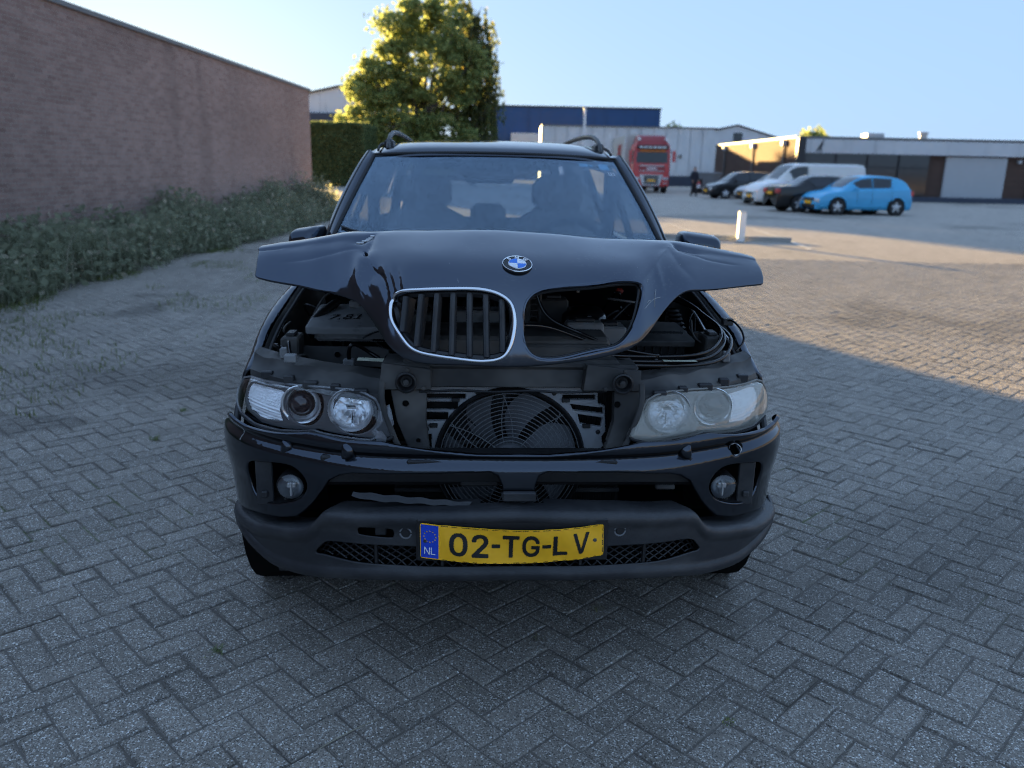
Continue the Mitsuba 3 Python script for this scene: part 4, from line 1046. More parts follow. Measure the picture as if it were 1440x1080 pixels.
# ---- headlamps
hl = [(.347, .777), (.362, .80), (.392, .838), (.420, .868), (.455, .879), (.505, .884), (.60, .880), (.69, .872), (.78, .865), (.88, .860), (.95, .858), (.995, .846), (1.025, .81), (1.01, .768), (.965, .744), (.87, .727), (.75, .731), (.665, .744), (.614, .755), (.58, .7525), (.535, .752), (.47, .752), (.40, .757), (.362, .769)]
for sg in (-1, 1):
    side = 'left' if sg < 0 else 'right'
    ol = Polygon([(sg * a, b) for a, b in hl]).buffer(-.006).buffer(.006)
    hk = car('headlamp', shell(ol.buffer(-.004), S_hl, .012, .02, lift=-.105), 'm_void', False)
    labels[CAR + '__' + hk] = {'label': 'clear headlamp with broken inner corner' if sg < 0 else 'hazed yellowed headlamp'}
    bz = ol.buffer(-.004)
    cl_, ch_ = Point(sg * .684, .820), Point(sg * .496, .826)
    ell = lambda c_, rx_, rz_: shapely.affinity.scale(c_.buffer(1.0, 32), rx_, rz_)
    ind = Polygon([(sg * a, b) for a, b in ((.762, .755), (.87, .742), (.955, .757), (1.0, .785), (1.005, .815), (.985, .842), (.93, .850), (.80, .853), (.768, .845), (.785, .82), (.785, .79))])
    bez = bz.difference(shapely.union_all([ell(cl_, .074, .060), ell(ch_, .080, .062), ind.buffer(-.004)]))
    car(hk + '__bezel', shell(bez, S_hl, .004, .014, roll=.004, lift=-.026), 'm_bezel' if sg < 0 else 'm_bezel_right', 40)
    # indicator: ribbed reflector
    def S_rib(a, b): 
        P = S_hl(a, b)
        _, _, n_ = HLP(a)
        d = -.034 + .0035 * np.sin(b * 2 * np.pi / .0085 + 9 * a) * (np.abs(b - .805) > .022) + .003 * np.sin(a * 2 * np.pi / .012) * np.sin(b * 2 * np.pi / .010) * (np.abs(b - .805) <= .022)
        P[:, :2] += n_ * d[:, None]
        return P
    car(hk + '__indicator', shell(ind.buffer(.006), S_rib, .002, .0032), 'm_indicator', 30)
    for nm, c_, R in (('dipped_lamp', cl_, .060), ('main_lamp', ch_, .0655)):
        p_ = S_hl(np.array([c_.x]), np.array([c_.y]))[0]
        yb = p_[1] + .052
        cc = (p_[0] + sg * .002, yb, p_[2] - (.011 if nm == 'dipped_lamp' else .006))
        lk = car(hk + '__' + nm, lathe([(R, -.016), (R + .0015, -.012), (R - .002, -.006), (R - .006, -.008), (R - .009, -.004), (R - .011, .004)], 48, 'y', cc), 'm_satin' if nm == 'main_lamp' else 'm_reflector', 40)
        if nm == 'main_lamp':
            prof = [(R - .010, .002), (R - .014, .022), (R - .024, .040), (R - .042, .054), (.010, .060), (0, .060)]
            v, f = lathe(prof, 16, 'y', cc)
            v = v + np.array([0, 1, 0]) * (.004 * np.sin(v[:, :1] * 260) * np.cos(v[:, 2:3] * 190))
            car(hk + '__main_reflector', (v, f), 'm_reflector', False)
            car(hk + '__bulb_cap', cat(rbox(cc[0] - .014, cc[0] + .014, yb + .012, yb + .05, cc[2] - .007, cc[2] + .007, .004), rbox(cc[0] - .003, cc[0] + .003, yb + .02, yb + .05, cc[2] - .05, cc[2] - .006, .001)), 'm_chrome', False)
        else:
            car(hk + '__dipped_reflector', lathe([(R - .010, .002), (R - .016, .016), (R - .024, .026), (.034, .030), (.034, .008)], 24, 'y', cc), 'm_reflector', 30)
            car(hk + '__projector_lens', lathe([(.0355, .012), (.0355, .002), (.031, -.010), (.022, -.018), (.011, -.0225), (0, -.024)], 40, 'y', cc), 'm_lens_dark', 50)
            car(hk + '__lens_ring', lathe([(.0355, .004), (.0395, .001), (.0395, .010)], 40, 'y', cc), 'm_black', 40)
    lens_o = ol
    if sg < 0:   # broken corner: a bite out of the lens, loose shards left
        lens_o = ol.difference(Polygon([(-.33, .74), (-.33, .86), (-.372, .862), (-.398, .838), (-.388, .81), (-.405, .786), (-.385, .77), (-.42, .755), (-.43, .74)]))
    car(hk + '__lens', shell(lens_o, S_hl, 0, .016, roll=.012), 'm_lens' if sg < 0 else 'm_lens_hazed', True)
    q = np.array(shapely.segmentize(lens_o.exterior, .012).coords)[:-1]
    car(hk + '__lens_rim', tube(S_hl(q[:, 0], q[:, 1]) + [0, .010, 0], .0035, 6, closed=True), 'm_clear_plastic' if sg < 0 else 'm_bezel_right')
    # seal and body under the lamp
    low = [(sg * a, b) for a, b in hl if b < .79 and a < 1.0]
    q = spl(sorted(low, key=lambda t: t[0]), 50)
    car(hk + '__lower_seal', tube(S_hl(q[:, 0], q[:, 1] - .006) + [0, .012, 0], .0055, 6), 'm_rubber')
sh = []
for pts in ([(-.372, .862), (-.362, .845), (-.348, .812), (-.352, .806), (-.368, .83), (-.382, .856)], [(-.41, .783), (-.385, .79), (-.366, .772), (-.37, .757), (-.395, .758)]):
    sh.append(shell(Polygon(pts), lambda a, b: S_hl(a, b) + [0, -.004, 0], .0025, .008))
car('lens_shard', sh[0], 'm_clear_plastic', 30)
car('lens_shard', sh[1], 'm_clear_plastic', 30)
labels[CAR + '__lens_shard'] = {'label': 'splinter of broken headlamp lens'}

# ---- body sides
YS = [.40, .50, .62, .72, .85, 1.0, 1.15, 1.3, 1.5, 2.0, 3.0, 4.0, 4.35, 4.55, 4.68]
f_xs = PI(YS, [.862, .858, .860, .858, .856, .846, .832, .826, .826, .836, .842, .826, .79, .74, .66])
f_zs = PI(YS, [.80, .855, .895, .943, .983, 1.018, 1.043, 1.058, 1.068, 1.085, 1.105, 1.125, 1.13, 1.13, 1.13])
YI = [.40, .50, .58, .66, .78, .92, 1.1, 1.3, 1.5, 1.7, 2.0, 3.0, 4.0, 4.35, 4.68]
f_xi = PI(YI, [.800, .808, .815, .818, .813, .803, .793, .775, .768, .785, .800, .815, .795, .76, .63])
f_zi = PI(YI, [.835, .872, .905, .932, .975, 1.012, 1.053, 1.080, 1.098, 1.105, 1.115, 1.13, 1.15, 1.155, 1.155])
f_dx = PI([-.85, -.6, -.35, -.22, -.12, -.05, -.02, 0], [.030, .060, .074, .068, .047, .022, .010, 0])
f_k = PI([.40, .62, .87, 1.3, 2.0, 3.2, 3.8, 4.3, 4.68], [.30, .85, 1.05, 1.0, .9, .95, 1.08, .9, .4])
def S_side(sg):
    def f(a, v):
        y = a * sg if sg > 0 else -a
        lo = np.minimum(v, 0)
        x = f_xs(y) + f_dx(np.clip(lo, -.85, 0)) * f_k(y)
        z = f_zs(y) + lo
        t = np.clip(v / .06, 0, 1)
        x = x + (f_xi(y) - f_xs(y)) * t ** 1.35
        z = z + (f_zi(y) - f_zs(y)) * np.sin(t * np.pi / 2) ** .9 + .006 * np.sin(np.pi * t)
        return np.stack([sg * x, y, z], -1)
    return f
def side_poly(sg, pts):
    return Polygon([(sg * y, v if top else z - float(f_zs(y))) for y, z, v, top in pts])
def arc(c, R, a0, a1, n=26):
    return [(c + R * math.cos(a), .37 + R * math.sin(a), 0, 0) for a in np.linspace(a0, a1, n)]
def top(y0, y1, n=12): return [(y, 0, .06, 1) for y in np.linspace(y0, y1, n)]
def low(y0, y1, z, n=6): return [(y, z, 0, 0) for y in np.linspace(y0, y1, n)]
for sg in (-1, 1):
    F_ = S_side(sg)
    fend = top(.50, 1.46) + [(1.465, z, 0, 0) for z in np.linspace(1.05, .36, 14)] + low(1.4, 1.31, .36, 3) + arc(.90, .41, .02, 2.28) + [(.62, .70, 0, 0), (.585, .742, 0, 0), (.53, .752, 0, 0), (.515, .80, 0, 0), (.50, .845, 0, 0)]
    car('front_wing', shell(side_poly(sg, fend), F_, .004, .02, roll=.006), 'm_paint', 40)
    d1 = top(1.474, 2.54) + [(2.545, z, 0, 0) for z in np.linspace(1.08, .40, 14)] + low(2.5, 1.5, .40, 10) + [(1.474, z, 0, 0) for z in np.linspace(.42, 1.05, 12)]
    dk = car('front_door', shell(side_poly(sg, d1), F_, .004, .03, roll=.006), 'm_paint', 40)
    d2 = top(2.553, 3.46) + [(3.46, 1.1, 0, 0), (3.46, .86, 0, 0)] + arc(3.72, .43, 2.25, 2.95, 8) + low(3.28, 2.57, .40, 8) + [(2.553, z, 0, 0) for z in np.linspace(.42, 1.05, 12)]
    rk = car('rear_door', shell(side_poly(sg, d2), F_, .004, .03, roll=.006), 'm_paint', 40)
    for k_, yy in ((dk, 2.36), (rk, 3.30)):
        p_ = F_(np.array([sg * yy]), np.array([-.14]))[0]
        car(k_ + '__handle', rbox(p_[0] - .018 + sg * .012, p_[0] + .018 + sg * .012, yy - .09, yy + .09, p_[2] - .014, p_[2] + .014, .008), 'm_paint', False)
    qp = top(3.467, 4.66) + [(4.66, z, 0, 0) for z in np.linspace(1.08, .5, 10)] + low(4.6, 4.16, .44, 4) + arc(3.72, .41, .17, 2.25) + [(3.467, .9, 0, 0), (3.467, 1.1, 0, 0)]
    car('rear_quarter', shell(side_poly(sg, qp), F_, .004, .03, roll=.006), 'm_paint', 40)
    for yc_ in (.90, 3.72):
        q = np.array([(yc_ + .41 * math.cos(a), .37 + .41 * math.sin(a)) for a in np.linspace(.02, 2.5 if yc_ < 1 else math.pi - .02, 40)])
        P = F_(sg * q[:, 0], q[:, 1] - f_zs(q[:, 0]))
        car('arch_trim', tube(P + [sg * .002, 0, 0], .013, 8), 'm_trim')
        car('wheel_housing', move(lathe([(.40, -.02), (.40, .30), (.05, .30)], 28, 'x'), (sg * .88, yc_, .37), rz=math.pi if sg > 0 else 0), 'm_void', False)
    car('sill', rbox(sg * .865 - .05, sg * .865 + .05, 1.32, 3.29, .27, .41, .02), 'm_trim', False)
    # greenhouse side
    bx = PI([1.3, 1.45, 1.8, 2.2, 3.0, 4.0, 4.5, 4.7], [.768, .772, .797, .815, .82, .80, .72, .66])
    rx = PI([1.3, 2.05, 2.3, 3.0, 4.0, 4.4, 4.7], [.64, .618, .612, .622, .602, .565, .54])
    def S_up(a, z):
        y = a * sg
        t = np.clip((z - 1.08) / .52, 0, 1.1)
        return np.stack([sg * (bx(y) + (rx(y) - bx(y)) * t ** 1.18), y, z], -1)
    outl = Polygon([(sg * y, z) for y, z in ((1.40, 1.085), (1.50, 1.155), (1.80, 1.375), (2.02, 1.525), (2.14, 1.582), (2.4, 1.605), (3.2, 1.615), (4.0, 1.598), (4.28, 1.575), (4.55, 1.12), (4.4, 1.11), (3, 1.10), (2, 1.09))])
    wins = [Polygon([(sg * y, z) for y, z in w]).buffer(-.02).buffer(.02) for w in (((1.60, 1.125), (1.93, 1.385), (2.17, 1.535), (2.50, 1.565), (2.50, 1.125)), ((2.60, 1.125), (2.60, 1.568), (3.42, 1.572), (3.42, 1.13)), ((3.50, 1.135), (3.50, 1.57), (4.02, 1.555), (4.30, 1.20), (4.30, 1.14)))]
    car('window_frame', shell(outl.difference(shapely.union_all(wins)), S_up, .02, .03, roll=.006), 'm_paint', 40)
    for w in wins:
        car('side_window', shell(w.buffer(.008), S_up, 0, .05, lift=-.010), 'm_side_glass', True)
    q = np.array([(y, z) for y, z in ((1.58, 1.098), (2, 1.10), (2.6, 1.105), (3.2, 1.11), (3.8, 1.12), (4.3, 1.125))])
    car('belt_moulding', tube(S_up(sg * q[:, 0], q[:, 1]) + [sg * .004, 0, 0], .008, 6), 'm_black')

# ---- windscreen, pillars, roof
def S_ws(a, t):
    xe, ye, ze = .735 - .145 * t, 1.42 + .63 * t, 1.155 + .408 * t
    return np.stack([a * xe, ye - .105 * (1 - a * a) * (1 - .12 * t), ze + .016 * t * (1 - a * a) + .010 * np.sin(np.pi * np.clip(t, 0, 1))], -1)
a_, t_ = np.meshgrid(np.linspace(-1, 1, 48), np.linspace(0, 1, 28), indexing='ij')
car('windscreen', grid(S_ws(a_.ravel(), t_.ravel()).reshape(48, 28, 3)), 'm_glass', True)
car('windscreen__black_border', shell(sbox(-1, -.02, 1, 1).difference(sbox(-.965, .06, .965, .955).buffer(-.02).buffer(.02)), S_ws, .003, .035, lift=-.006), 'm_gloss_black', 40)
q = np.array([(-1, t) for t in np.linspace(0, 1, 14)] + [(a, 1) for a in np.linspace(-.95, .95, 30)] + [(1, t) for t in np.linspace(1, 0, 14)])
car('windscreen__seal', tube(S_ws(q[:, 0], q[:, 1]) + [0, -.002, .003], .0085, 6), 'm_rubber')
for (a, b, w_, h_, m_) in ((.865, .905, .050, .030, 'm_sticker'), (.70, .915, .045, .016, 'm_sticker'), (.76, .912, .018, .010, 'm_sticker')):
    def S_st(x, z, a=a, b=b): return S_ws(a + x / .62, b + z / .42)
    car('windscreen__sticker', shell(sbox(-w_ / 2, -h_ / 2, w_ / 2, h_ / 2), S_st, 0, .01, lift=-.003), m_, 40)
m = text('E21', .014, .0006, False)
P = S_ws(.868 + m[0][:, 0] / .62, .795 + m[0][:, 1] / .42) + [0, -.002, .002]
car('windscreen__chalk_mark', (P, m[1]), 'm_badge_white', False)
for sg in (-1, 1):
    t = np.linspace(-.03, 1.0, 24)
    e = S_ws(np.full(24, float(sg)), t)
    y_s = np.interp(t, [0, .18, .6, .9, 1], [1.42, 1.53, 1.83, 2.03, 2.14]); z_s = np.interp(t, [0, .18, .6, .9, 1], [1.10, 1.175, 1.395, 1.53, 1.582])
    so = np.stack([sg * (bx(y_s) + (rx(y_s) - bx(y_s)) * np.clip((z_s - 1.08) / .52, 0, 1.1) ** 1.18), y_s, z_s], 1)
    mid = (e + so) / 2
    P = np.stack([e + [0, .012, -.012], e + [sg * .006, -.004, .006], mid + [sg * .004, -.014, .016], so + [sg * .010, -.008, .004], so + [0, .02, 0], mid + [-sg * .02, .03, -.02]], 1)
    car('windscreen_pillar', grid(P, closed=True), 'm_paint', 50)
    car('windscreen_pillar__gutter', tube(mid + [sg * .012, -.008, .012], .005, 6), 'm_rubber')
RY = np.array([2.02, 2.06, 2.12, 2.2, 2.35, 2.6, 3.0, 3.5, 4.0, 4.25, 4.42, 4.5])
RZ = np.array([1.558, 1.586, 1.604, 1.618, 1.634, 1.645, 1.652, 1.646, 1.628, 1.610, 1.590, 1.572])
RX = np.array([.585, .600, .606, .610, .612, .615, .622, .616, .602, .585, .565, .55])
aa = np.linspace(-1, 1, 41)
P = []
for y, z, x in zip(np.linspace(2.02, 4.5, 60), PI(RY, RZ)(np.linspace(2.02, 4.5, 60)), PI(RY, RX)(np.linspace(2.02, 4.5, 60))):
    ybow = -.085 * (1 - aa ** 2) * max(0, 1 - (y - 2.02) / .7)
    P.append(np.stack([aa * x, y + ybow, z + .012 * (1 - aa ** 2) - .040 * np.abs(aa) ** 7], 1))
car('roof', grid(np.array(P)[:, :, :][::1].transpose(1, 0, 2)), 'm_paint', True)
P2 = np.array(P) - [0, 0, .035]
car('headlining', grid((P2 * [.97, 1, 1]).transpose(1, 0, 2)[:, ::-1]), 'm_cabin', True)
car('sunroof', shell(sbox(-.36, 2.38, .36, 2.86).buffer(-.05).buffer(.05), lambda a, b: np.stack([a, b, PI(RY, RZ)(b) + .014 - .045 * a * a], -1), .008, .03, roll=.006), 'm_gloss_black', 40)
for sg in (-1, 1):
    y = np.array([2.14, 2.20, 2.29, 2.42, 2.62, 3.0, 3.5, 3.9, 4.15, 4.28, 4.34])
    zr = PI(RY, RZ)(y)
    up_ = np.array([-.018, .008, .026, .038, .044, .046, .046, .042, .030, .010, -.02])
    P = np.stack([sg * (PI(RY, RX)(y) - .075), y, zr + up_], 1)
    P = spl(P, 50)
    rk = car('roof_rail', tube(P, .0112, 10, flat=1.2), 'm_black', True)
    for yy in (2.27, 4.2): car(rk + '__foot', rbox(sg * .535 - .022, sg * .535 + .022, yy - .07, yy + .07, 1.585, 1.645, .012), 'm_trim', False)
    # roof gutter strip
    y = np.linspace(2.1, 4.4, 24)
    car('roof_ditch', tube(np.stack([sg * (PI(RY, RX)(y) - .028), y, PI(RY, RZ)(y) - .012], 1), .007, 6), 'm_rubber')
# tailgate
def S_tail(a, z): return np.stack([-a, 4.70 - .30 * np.clip((z - 1.05) / .5, 0, 1.2) ** 1.1 - .10 * (a / .7) ** 4, z], -1)
tg = Polygon([(-.70, .50), (.70, .50), (.70, 1.10), (.545, 1.585), (-.545, 1.585), (-.70, 1.10)]).buffer(-.03).buffer(.03)
rw = Polygon([(-.60, 1.13), (.60, 1.13), (.50, 1.51), (-.50, 1.51)]).buffer(-.04).buffer(.04)
tk = car('tailgate', shell(tg.difference(rw), S_tail, .02, .05, roll=.01), 'm_paint', 40)
car(tk + '__rear_window', shell(rw.buffer(.01), S_tail, 0, .08, lift=-.012), 'm_side_glass', True)
car('rear_bumper', rbox(-.86, .86, 4.50, 4.76, .40, .66, .06), 'm_trim', False)
for sg in (-1, 1):
    car('tail_lamp', rbox(sg * .72 - .11, sg * .72 + .11, 4.56, 4.70, .84, 1.06, .03), 'm_red', False)
# ---- mirrors, wipers
for sg, x0, x1, ry in ((-1, -.895, -.765, -.45), (1, .800, .985, .0)):
    c = np.array([(x0 + x1) / 2, 1.50, 1.165])
    hw = (x1 - x0) / 2
    P = []
    for t in np.linspace(0, 1, 12):
        k = math.sqrt(max(0, 1 - (1 - min(1, t * 1.6)) ** 2)) * .97 + .03
        ang = np.linspace(0, 2 * np.pi, 40, endpoint=False)
        ca, sa = np.cos(ang), np.sin(ang)
        e_ = .38
        X = np.sign(ca) * np.abs(ca) ** e_ * hw * (.55 + .45 * k)
        Z = np.sign(sa) * np.abs(sa) ** e_ * .088 * (.55 + .45 * k) + .010 * (X / hw) * -sg
        P.append(np.stack([X, np.full(40, -.075 + .15 * t), Z], 1))
    v, f = grid(np.array(P), closed=True)
    cap = np.arange(40)
    v = np.vstack([v, [0, -.079, 0]])
    f = np.vstack([tri(f), np.stack([cap * 0 + len(v) - 1, (cap + 1) % 40, cap], 1)])
    mk = car('door_mirror', move((v, f), c, rz=ry * .6), 'm_paint', 50)
    car(mk + '__glass', move(rbox(-hw * .9, hw * .9, .068, .074, -.078, .078, .003), c, rz=ry * .6), 'm_chrome', False)
    car(mk + '__arm', rbox(min(sg * .77, c[0]) - .01, max(sg * .77, c[0]) + .01, 1.49, 1.56, 1.065, 1.105, .012), 'm_black', False)
for pts in ([(-.10, 1.30, 1.150), (-.35, 1.335, 1.176), (-.55, 1.400, 1.212), (-.668, 1.462, 1.240)], [(.56, 1.36, 1.165), (.30, 1.315, 1.16), (.08, 1.30, 1.155)]):
    q = spl(np.array(pts) + [0, -.012, .012], 18)
    wk = car('wiper', tube(q + [0, -.006, .010], np.linspace(.009, .005, 18), 6), 'm_black')
    car(wk + '__blade', tube(q, .006, 4), 'm_rubber')
car('cowl', grid(np.array([[(x, 1.30 + .10 * (x / .75) ** 2, 1.10), (x, 1.36 + .10 * (x / .75) ** 2, 1.125), (x, 1.40 + .08 * (x / .75) ** 2, 1.15)] for x in np.linspace(-.75, .75, 30)])), 'm_black', 40)
# ---- cabin
car('dashboard', cat(rbox(-.72, .72, 1.50, 1.86, .75, 1.085, .05), rbox(.20, .58, 1.62, 1.86, 1.06, 1.135, .04)), 'm_cabin', False)
car('cabin_floor', rbox(-.74, .74, 1.4, 4.5, .33, .40, .01), 'm_cabin', False)
def seat(x, y, w, zb_):
    back = []
    for t in np.linspace(0, 1, 14):
        hw = w / 2 * (1 - .12 * t ** 2) * math.sqrt(max(.02, 1 - max(0, (t - .86) / .16) ** 2))
        back.append([(hw * c_, .055 * s_ - .02 * (abs(c_) ** 4) * (1 if s_ < 0 else 0), 0) for c_, s_ in zip(np.cos(np.linspace(0, 2 * np.pi, 28, endpoint=False)), np.sin(np.linspace(0, 2 * np.pi, 28, endpoint=False)))])
    B_ = np.array(back)
    for i, t in enumerate(np.linspace(0, 1, 14)):
        B_[i] += [x, y + .20 * t, zb_ + .64 * t]
    return grid(B_, closed=True)
for x in (-.37, .37):
    sk = car('front_seat', cat(seat(x, 2.42, .50, .66), rbox(x - .25, x + .25, 1.95, 2.45, .55, .70, .05)), 'm_leather', 50)
    car(sk + '__headrest', move(rbox(-.145, .145, -.055, .055, -.085, .10, .045), (x, 2.63, 1.37), rx=-.12), 'm_leather', 60)
    car(sk + '__headrest_post', cat(tube([(x - .05, 2.62, 1.22), (x - .05, 2.63, 1.32)], .007, 6), tube([(x + .05, 2.62, 1.22), (x + .05, 2.63, 1.32)], .007, 6)), 'm_satin')
sk = car('rear_seat', cat(rbox(-.66, .66, 3.42, 3.62, .60, 1.16, .06), rbox(-.66, .66, 2.95, 3.45, .55, .70, .05)), 'm_leather', False)
for x in (-.42, 0, .42):
    car(sk + '__headrest', rbox(x - .12, x + .12, 3.50, 3.60, 1.15, 1.28, .04), 'm_leather', False)
car('interior_mirror', rbox(-.150, .090, 2.00, 2.035, 1.440, 1.512, .014), 'm_gloss_black', False)
car('interior_mirror__rain_sensor', move(lathe([(0, -.05), (.03, -.046), (.048, -.025), (.052, 0), (.045, .03), (.0, .05)], 28, 'y'), (-.03, 2.045, 1.545)), 'm_black', 40)
car('interior_mirror__stem', tube([(-.03, 2.04, 1.545), (-.028, 2.02, 1.50)], .012, 8), 'm_black')
a = np.linspace(0, 2 * np.pi, 41)[:-1]
sw = np.stack([.372 + .185 * np.cos(a), 1.93 + .185 * np.sin(a) * .42, 1.10 + .185 * np.sin(a) * .90], 1)
stk = car('steering_wheel', tube(sw, .0155, 8, closed=True), 'm_black', True)
car(stk + '__spokes', cat(*[tube([(.372, 1.92, 1.10), tuple(sw[k])], .014, 6) for k in (1, 19, 30)], rbox(.31, .435, 1.88, 1.93, 1.055, 1.15, .02)), 'm_black', False)
for sg in (-1, 1):
    car('belt_pillar', rbox(sg * .655 - .03, sg * .655 + .03, 2.50, 2.60, 1.0, 1.57, .02), 'm_cabin', False)
    car('door_card', qbox(min(sg * .74, sg * .77), max(sg * .74, sg * .77), 1.5, 4.4, .4, 1.09), 'm_cabin', False)
# ---- wheels
def tyre_mesh(x, y, sg):
    prof = [(.235, -.105), (.30, -.128), (.345, -.128), (.364, -.112), (.3695, -.085), (.3695, .085), (.364, .112), (.345, .128), (.30, .128), (.235, .105)]
    v, f = lathe(prof, 72, 'x', (x, y, .3695))
    return v, f
for sg in (-1, 1):
    for y in (.90, 3.72):
        x = sg * .788
        wk = car('wheel', tyre_mesh(x, y, sg), 'm_rubber', 40)
        tr = []
        for k in range(64):
            a = k * 2 * np.pi / 64
            for o in (-.095, -.045, .045, .095):
                b = rbox(-.019, .019, -.0115, .0115, -.006, .006, .002)
                tr.append(move(move(b, (o, 0, .3725)), (x, y, .3695), rx=0) if False else (lambda v: (np.stack([v[:, 0] + o + x, (v[:, 2] + .3725) * math.sin(a) + v[:, 1] * math.cos(a) + y, (v[:, 2] + .3725) * math.cos(a) - v[:, 1] * math.sin(a) + .3695], 1), b[1][:, ::-1]))(b[0]))
        labels[CAR + '__' + car(wk + '__tread', cat(*tr), 'm_rubber', False)] = {'kind': 'stuff'}
        rim = [lathe([(.235, -.10), (.228, 0), (.235, .10), (.222, .10), (.218, .0), (.222, -.10)], 48, 'x', (x, y, .3695))]
        for k in range(5):
            a = k * 2 * np.pi / 5 + .3
            p0 = np.array([x + sg * .085, y, .3695]); p1 = p0 + [-sg * .02, .215 * math.sin(a), .215 * math.cos(a)]
            rim.append(tube(np.linspace(p0, p1, 5), [.045, .038, .033, .034, .042], 8, flat=.4, upv=[1, 0, 0.01]))
        rim.append(lathe([(0, sg * .10), (.04, sg * .098), (.06, sg * .07)], 24, 'x', (x, y, .3695)))
        car(wk + '__rim', cat(*rim), 'm_alloy', 40)
        car(wk + '__brake_disc', lathe([(.0, 0.0), (.15, 0.0), (.15, .02), (0, .02)], 28, 'x', (x, y, .3695)), 'm_satin', 30)
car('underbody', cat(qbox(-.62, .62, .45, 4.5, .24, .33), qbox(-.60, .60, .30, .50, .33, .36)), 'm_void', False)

# ---- engine bay
for sg in (-1, 1):
    y = np.linspace(.46, 1.40, 24)
    P = np.stack([np.stack([sg * (f_xi(y) - d), y, f_zi(y) - h_], 1) for d, h_ in ((.002, .004), (.012, .012), (.020, .03), (.030, .10), (.05, .30), (.08, .5))], 1)
    car('inner_wing', grid(P), 'm_bay', 40)
    car('inner_wing__seal', tube(np.stack([sg * (f_xi(y) - .022), y, f_zi(y) - .010], 1), .007, 6), 'm_rubber')
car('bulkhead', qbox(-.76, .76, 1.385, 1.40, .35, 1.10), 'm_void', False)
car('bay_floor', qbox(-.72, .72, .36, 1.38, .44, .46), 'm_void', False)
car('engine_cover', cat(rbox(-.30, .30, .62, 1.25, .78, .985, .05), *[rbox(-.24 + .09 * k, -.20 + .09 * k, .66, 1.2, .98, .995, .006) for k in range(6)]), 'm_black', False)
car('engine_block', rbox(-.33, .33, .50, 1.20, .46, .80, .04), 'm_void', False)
# lamp carriers: stamped panels above the headlamps with clips
for sg in (-1, 1):
    s_ = np.linspace(.40, .97, 34)
    a = S_hl(sg * s_, .868 + 0 * s_)
    k = np.stack([sg * s_ * 0, s_ * 0, s_ * 0], 1)
    w = .004 * np.sin(s_ * 40)
    P = np.stack([a + [0, .020, -.012], a + [0, .022, .008], a + np.stack([0 * s_, .045 + 0 * s_, .013 + w * .5], 1), a + np.stack([0 * s_, .075 + 0 * s_, .026 + w], 1), a + np.stack([0 * s_, .085 + 0 * s_, .046 + w], 1), a + [0, .16, .052], a + [0, .17, .03]], 1)
    if sg > 0: P = P[::-1]
    ck = car('lamp_carrier', grid(P[:, ::-1] if sg > 0 else P[:, ::-1]), 'm_bay', 35)
    for j, q in enumerate((.47, .56, .66, .75, .86)):
        p_ = S_hl(np.array([sg * q]), np.array([.872]))[0]
        w_ = (.020, .014, .022, .016, .018)[j]
        car(ck + '__clip', rbox(p_[0] - w_, p_[0] + w_, p_[1] + .012, p_[1] + .034, p_[2] - .006, p_[2] + .016 + .004 * (j % 2), .003), 'm_trim', False)
    p_ = S_hl(np.array([sg * .80]), np.array([.872]))[0]
    car(ck + '__rubber_stop', rbox(p_[0] - .012, p_[0] + .012, p_[1] + .10, p_[1] + .125, p_[2] + .045, p_[2] + .080, .004), 'm_bay_grey', False)
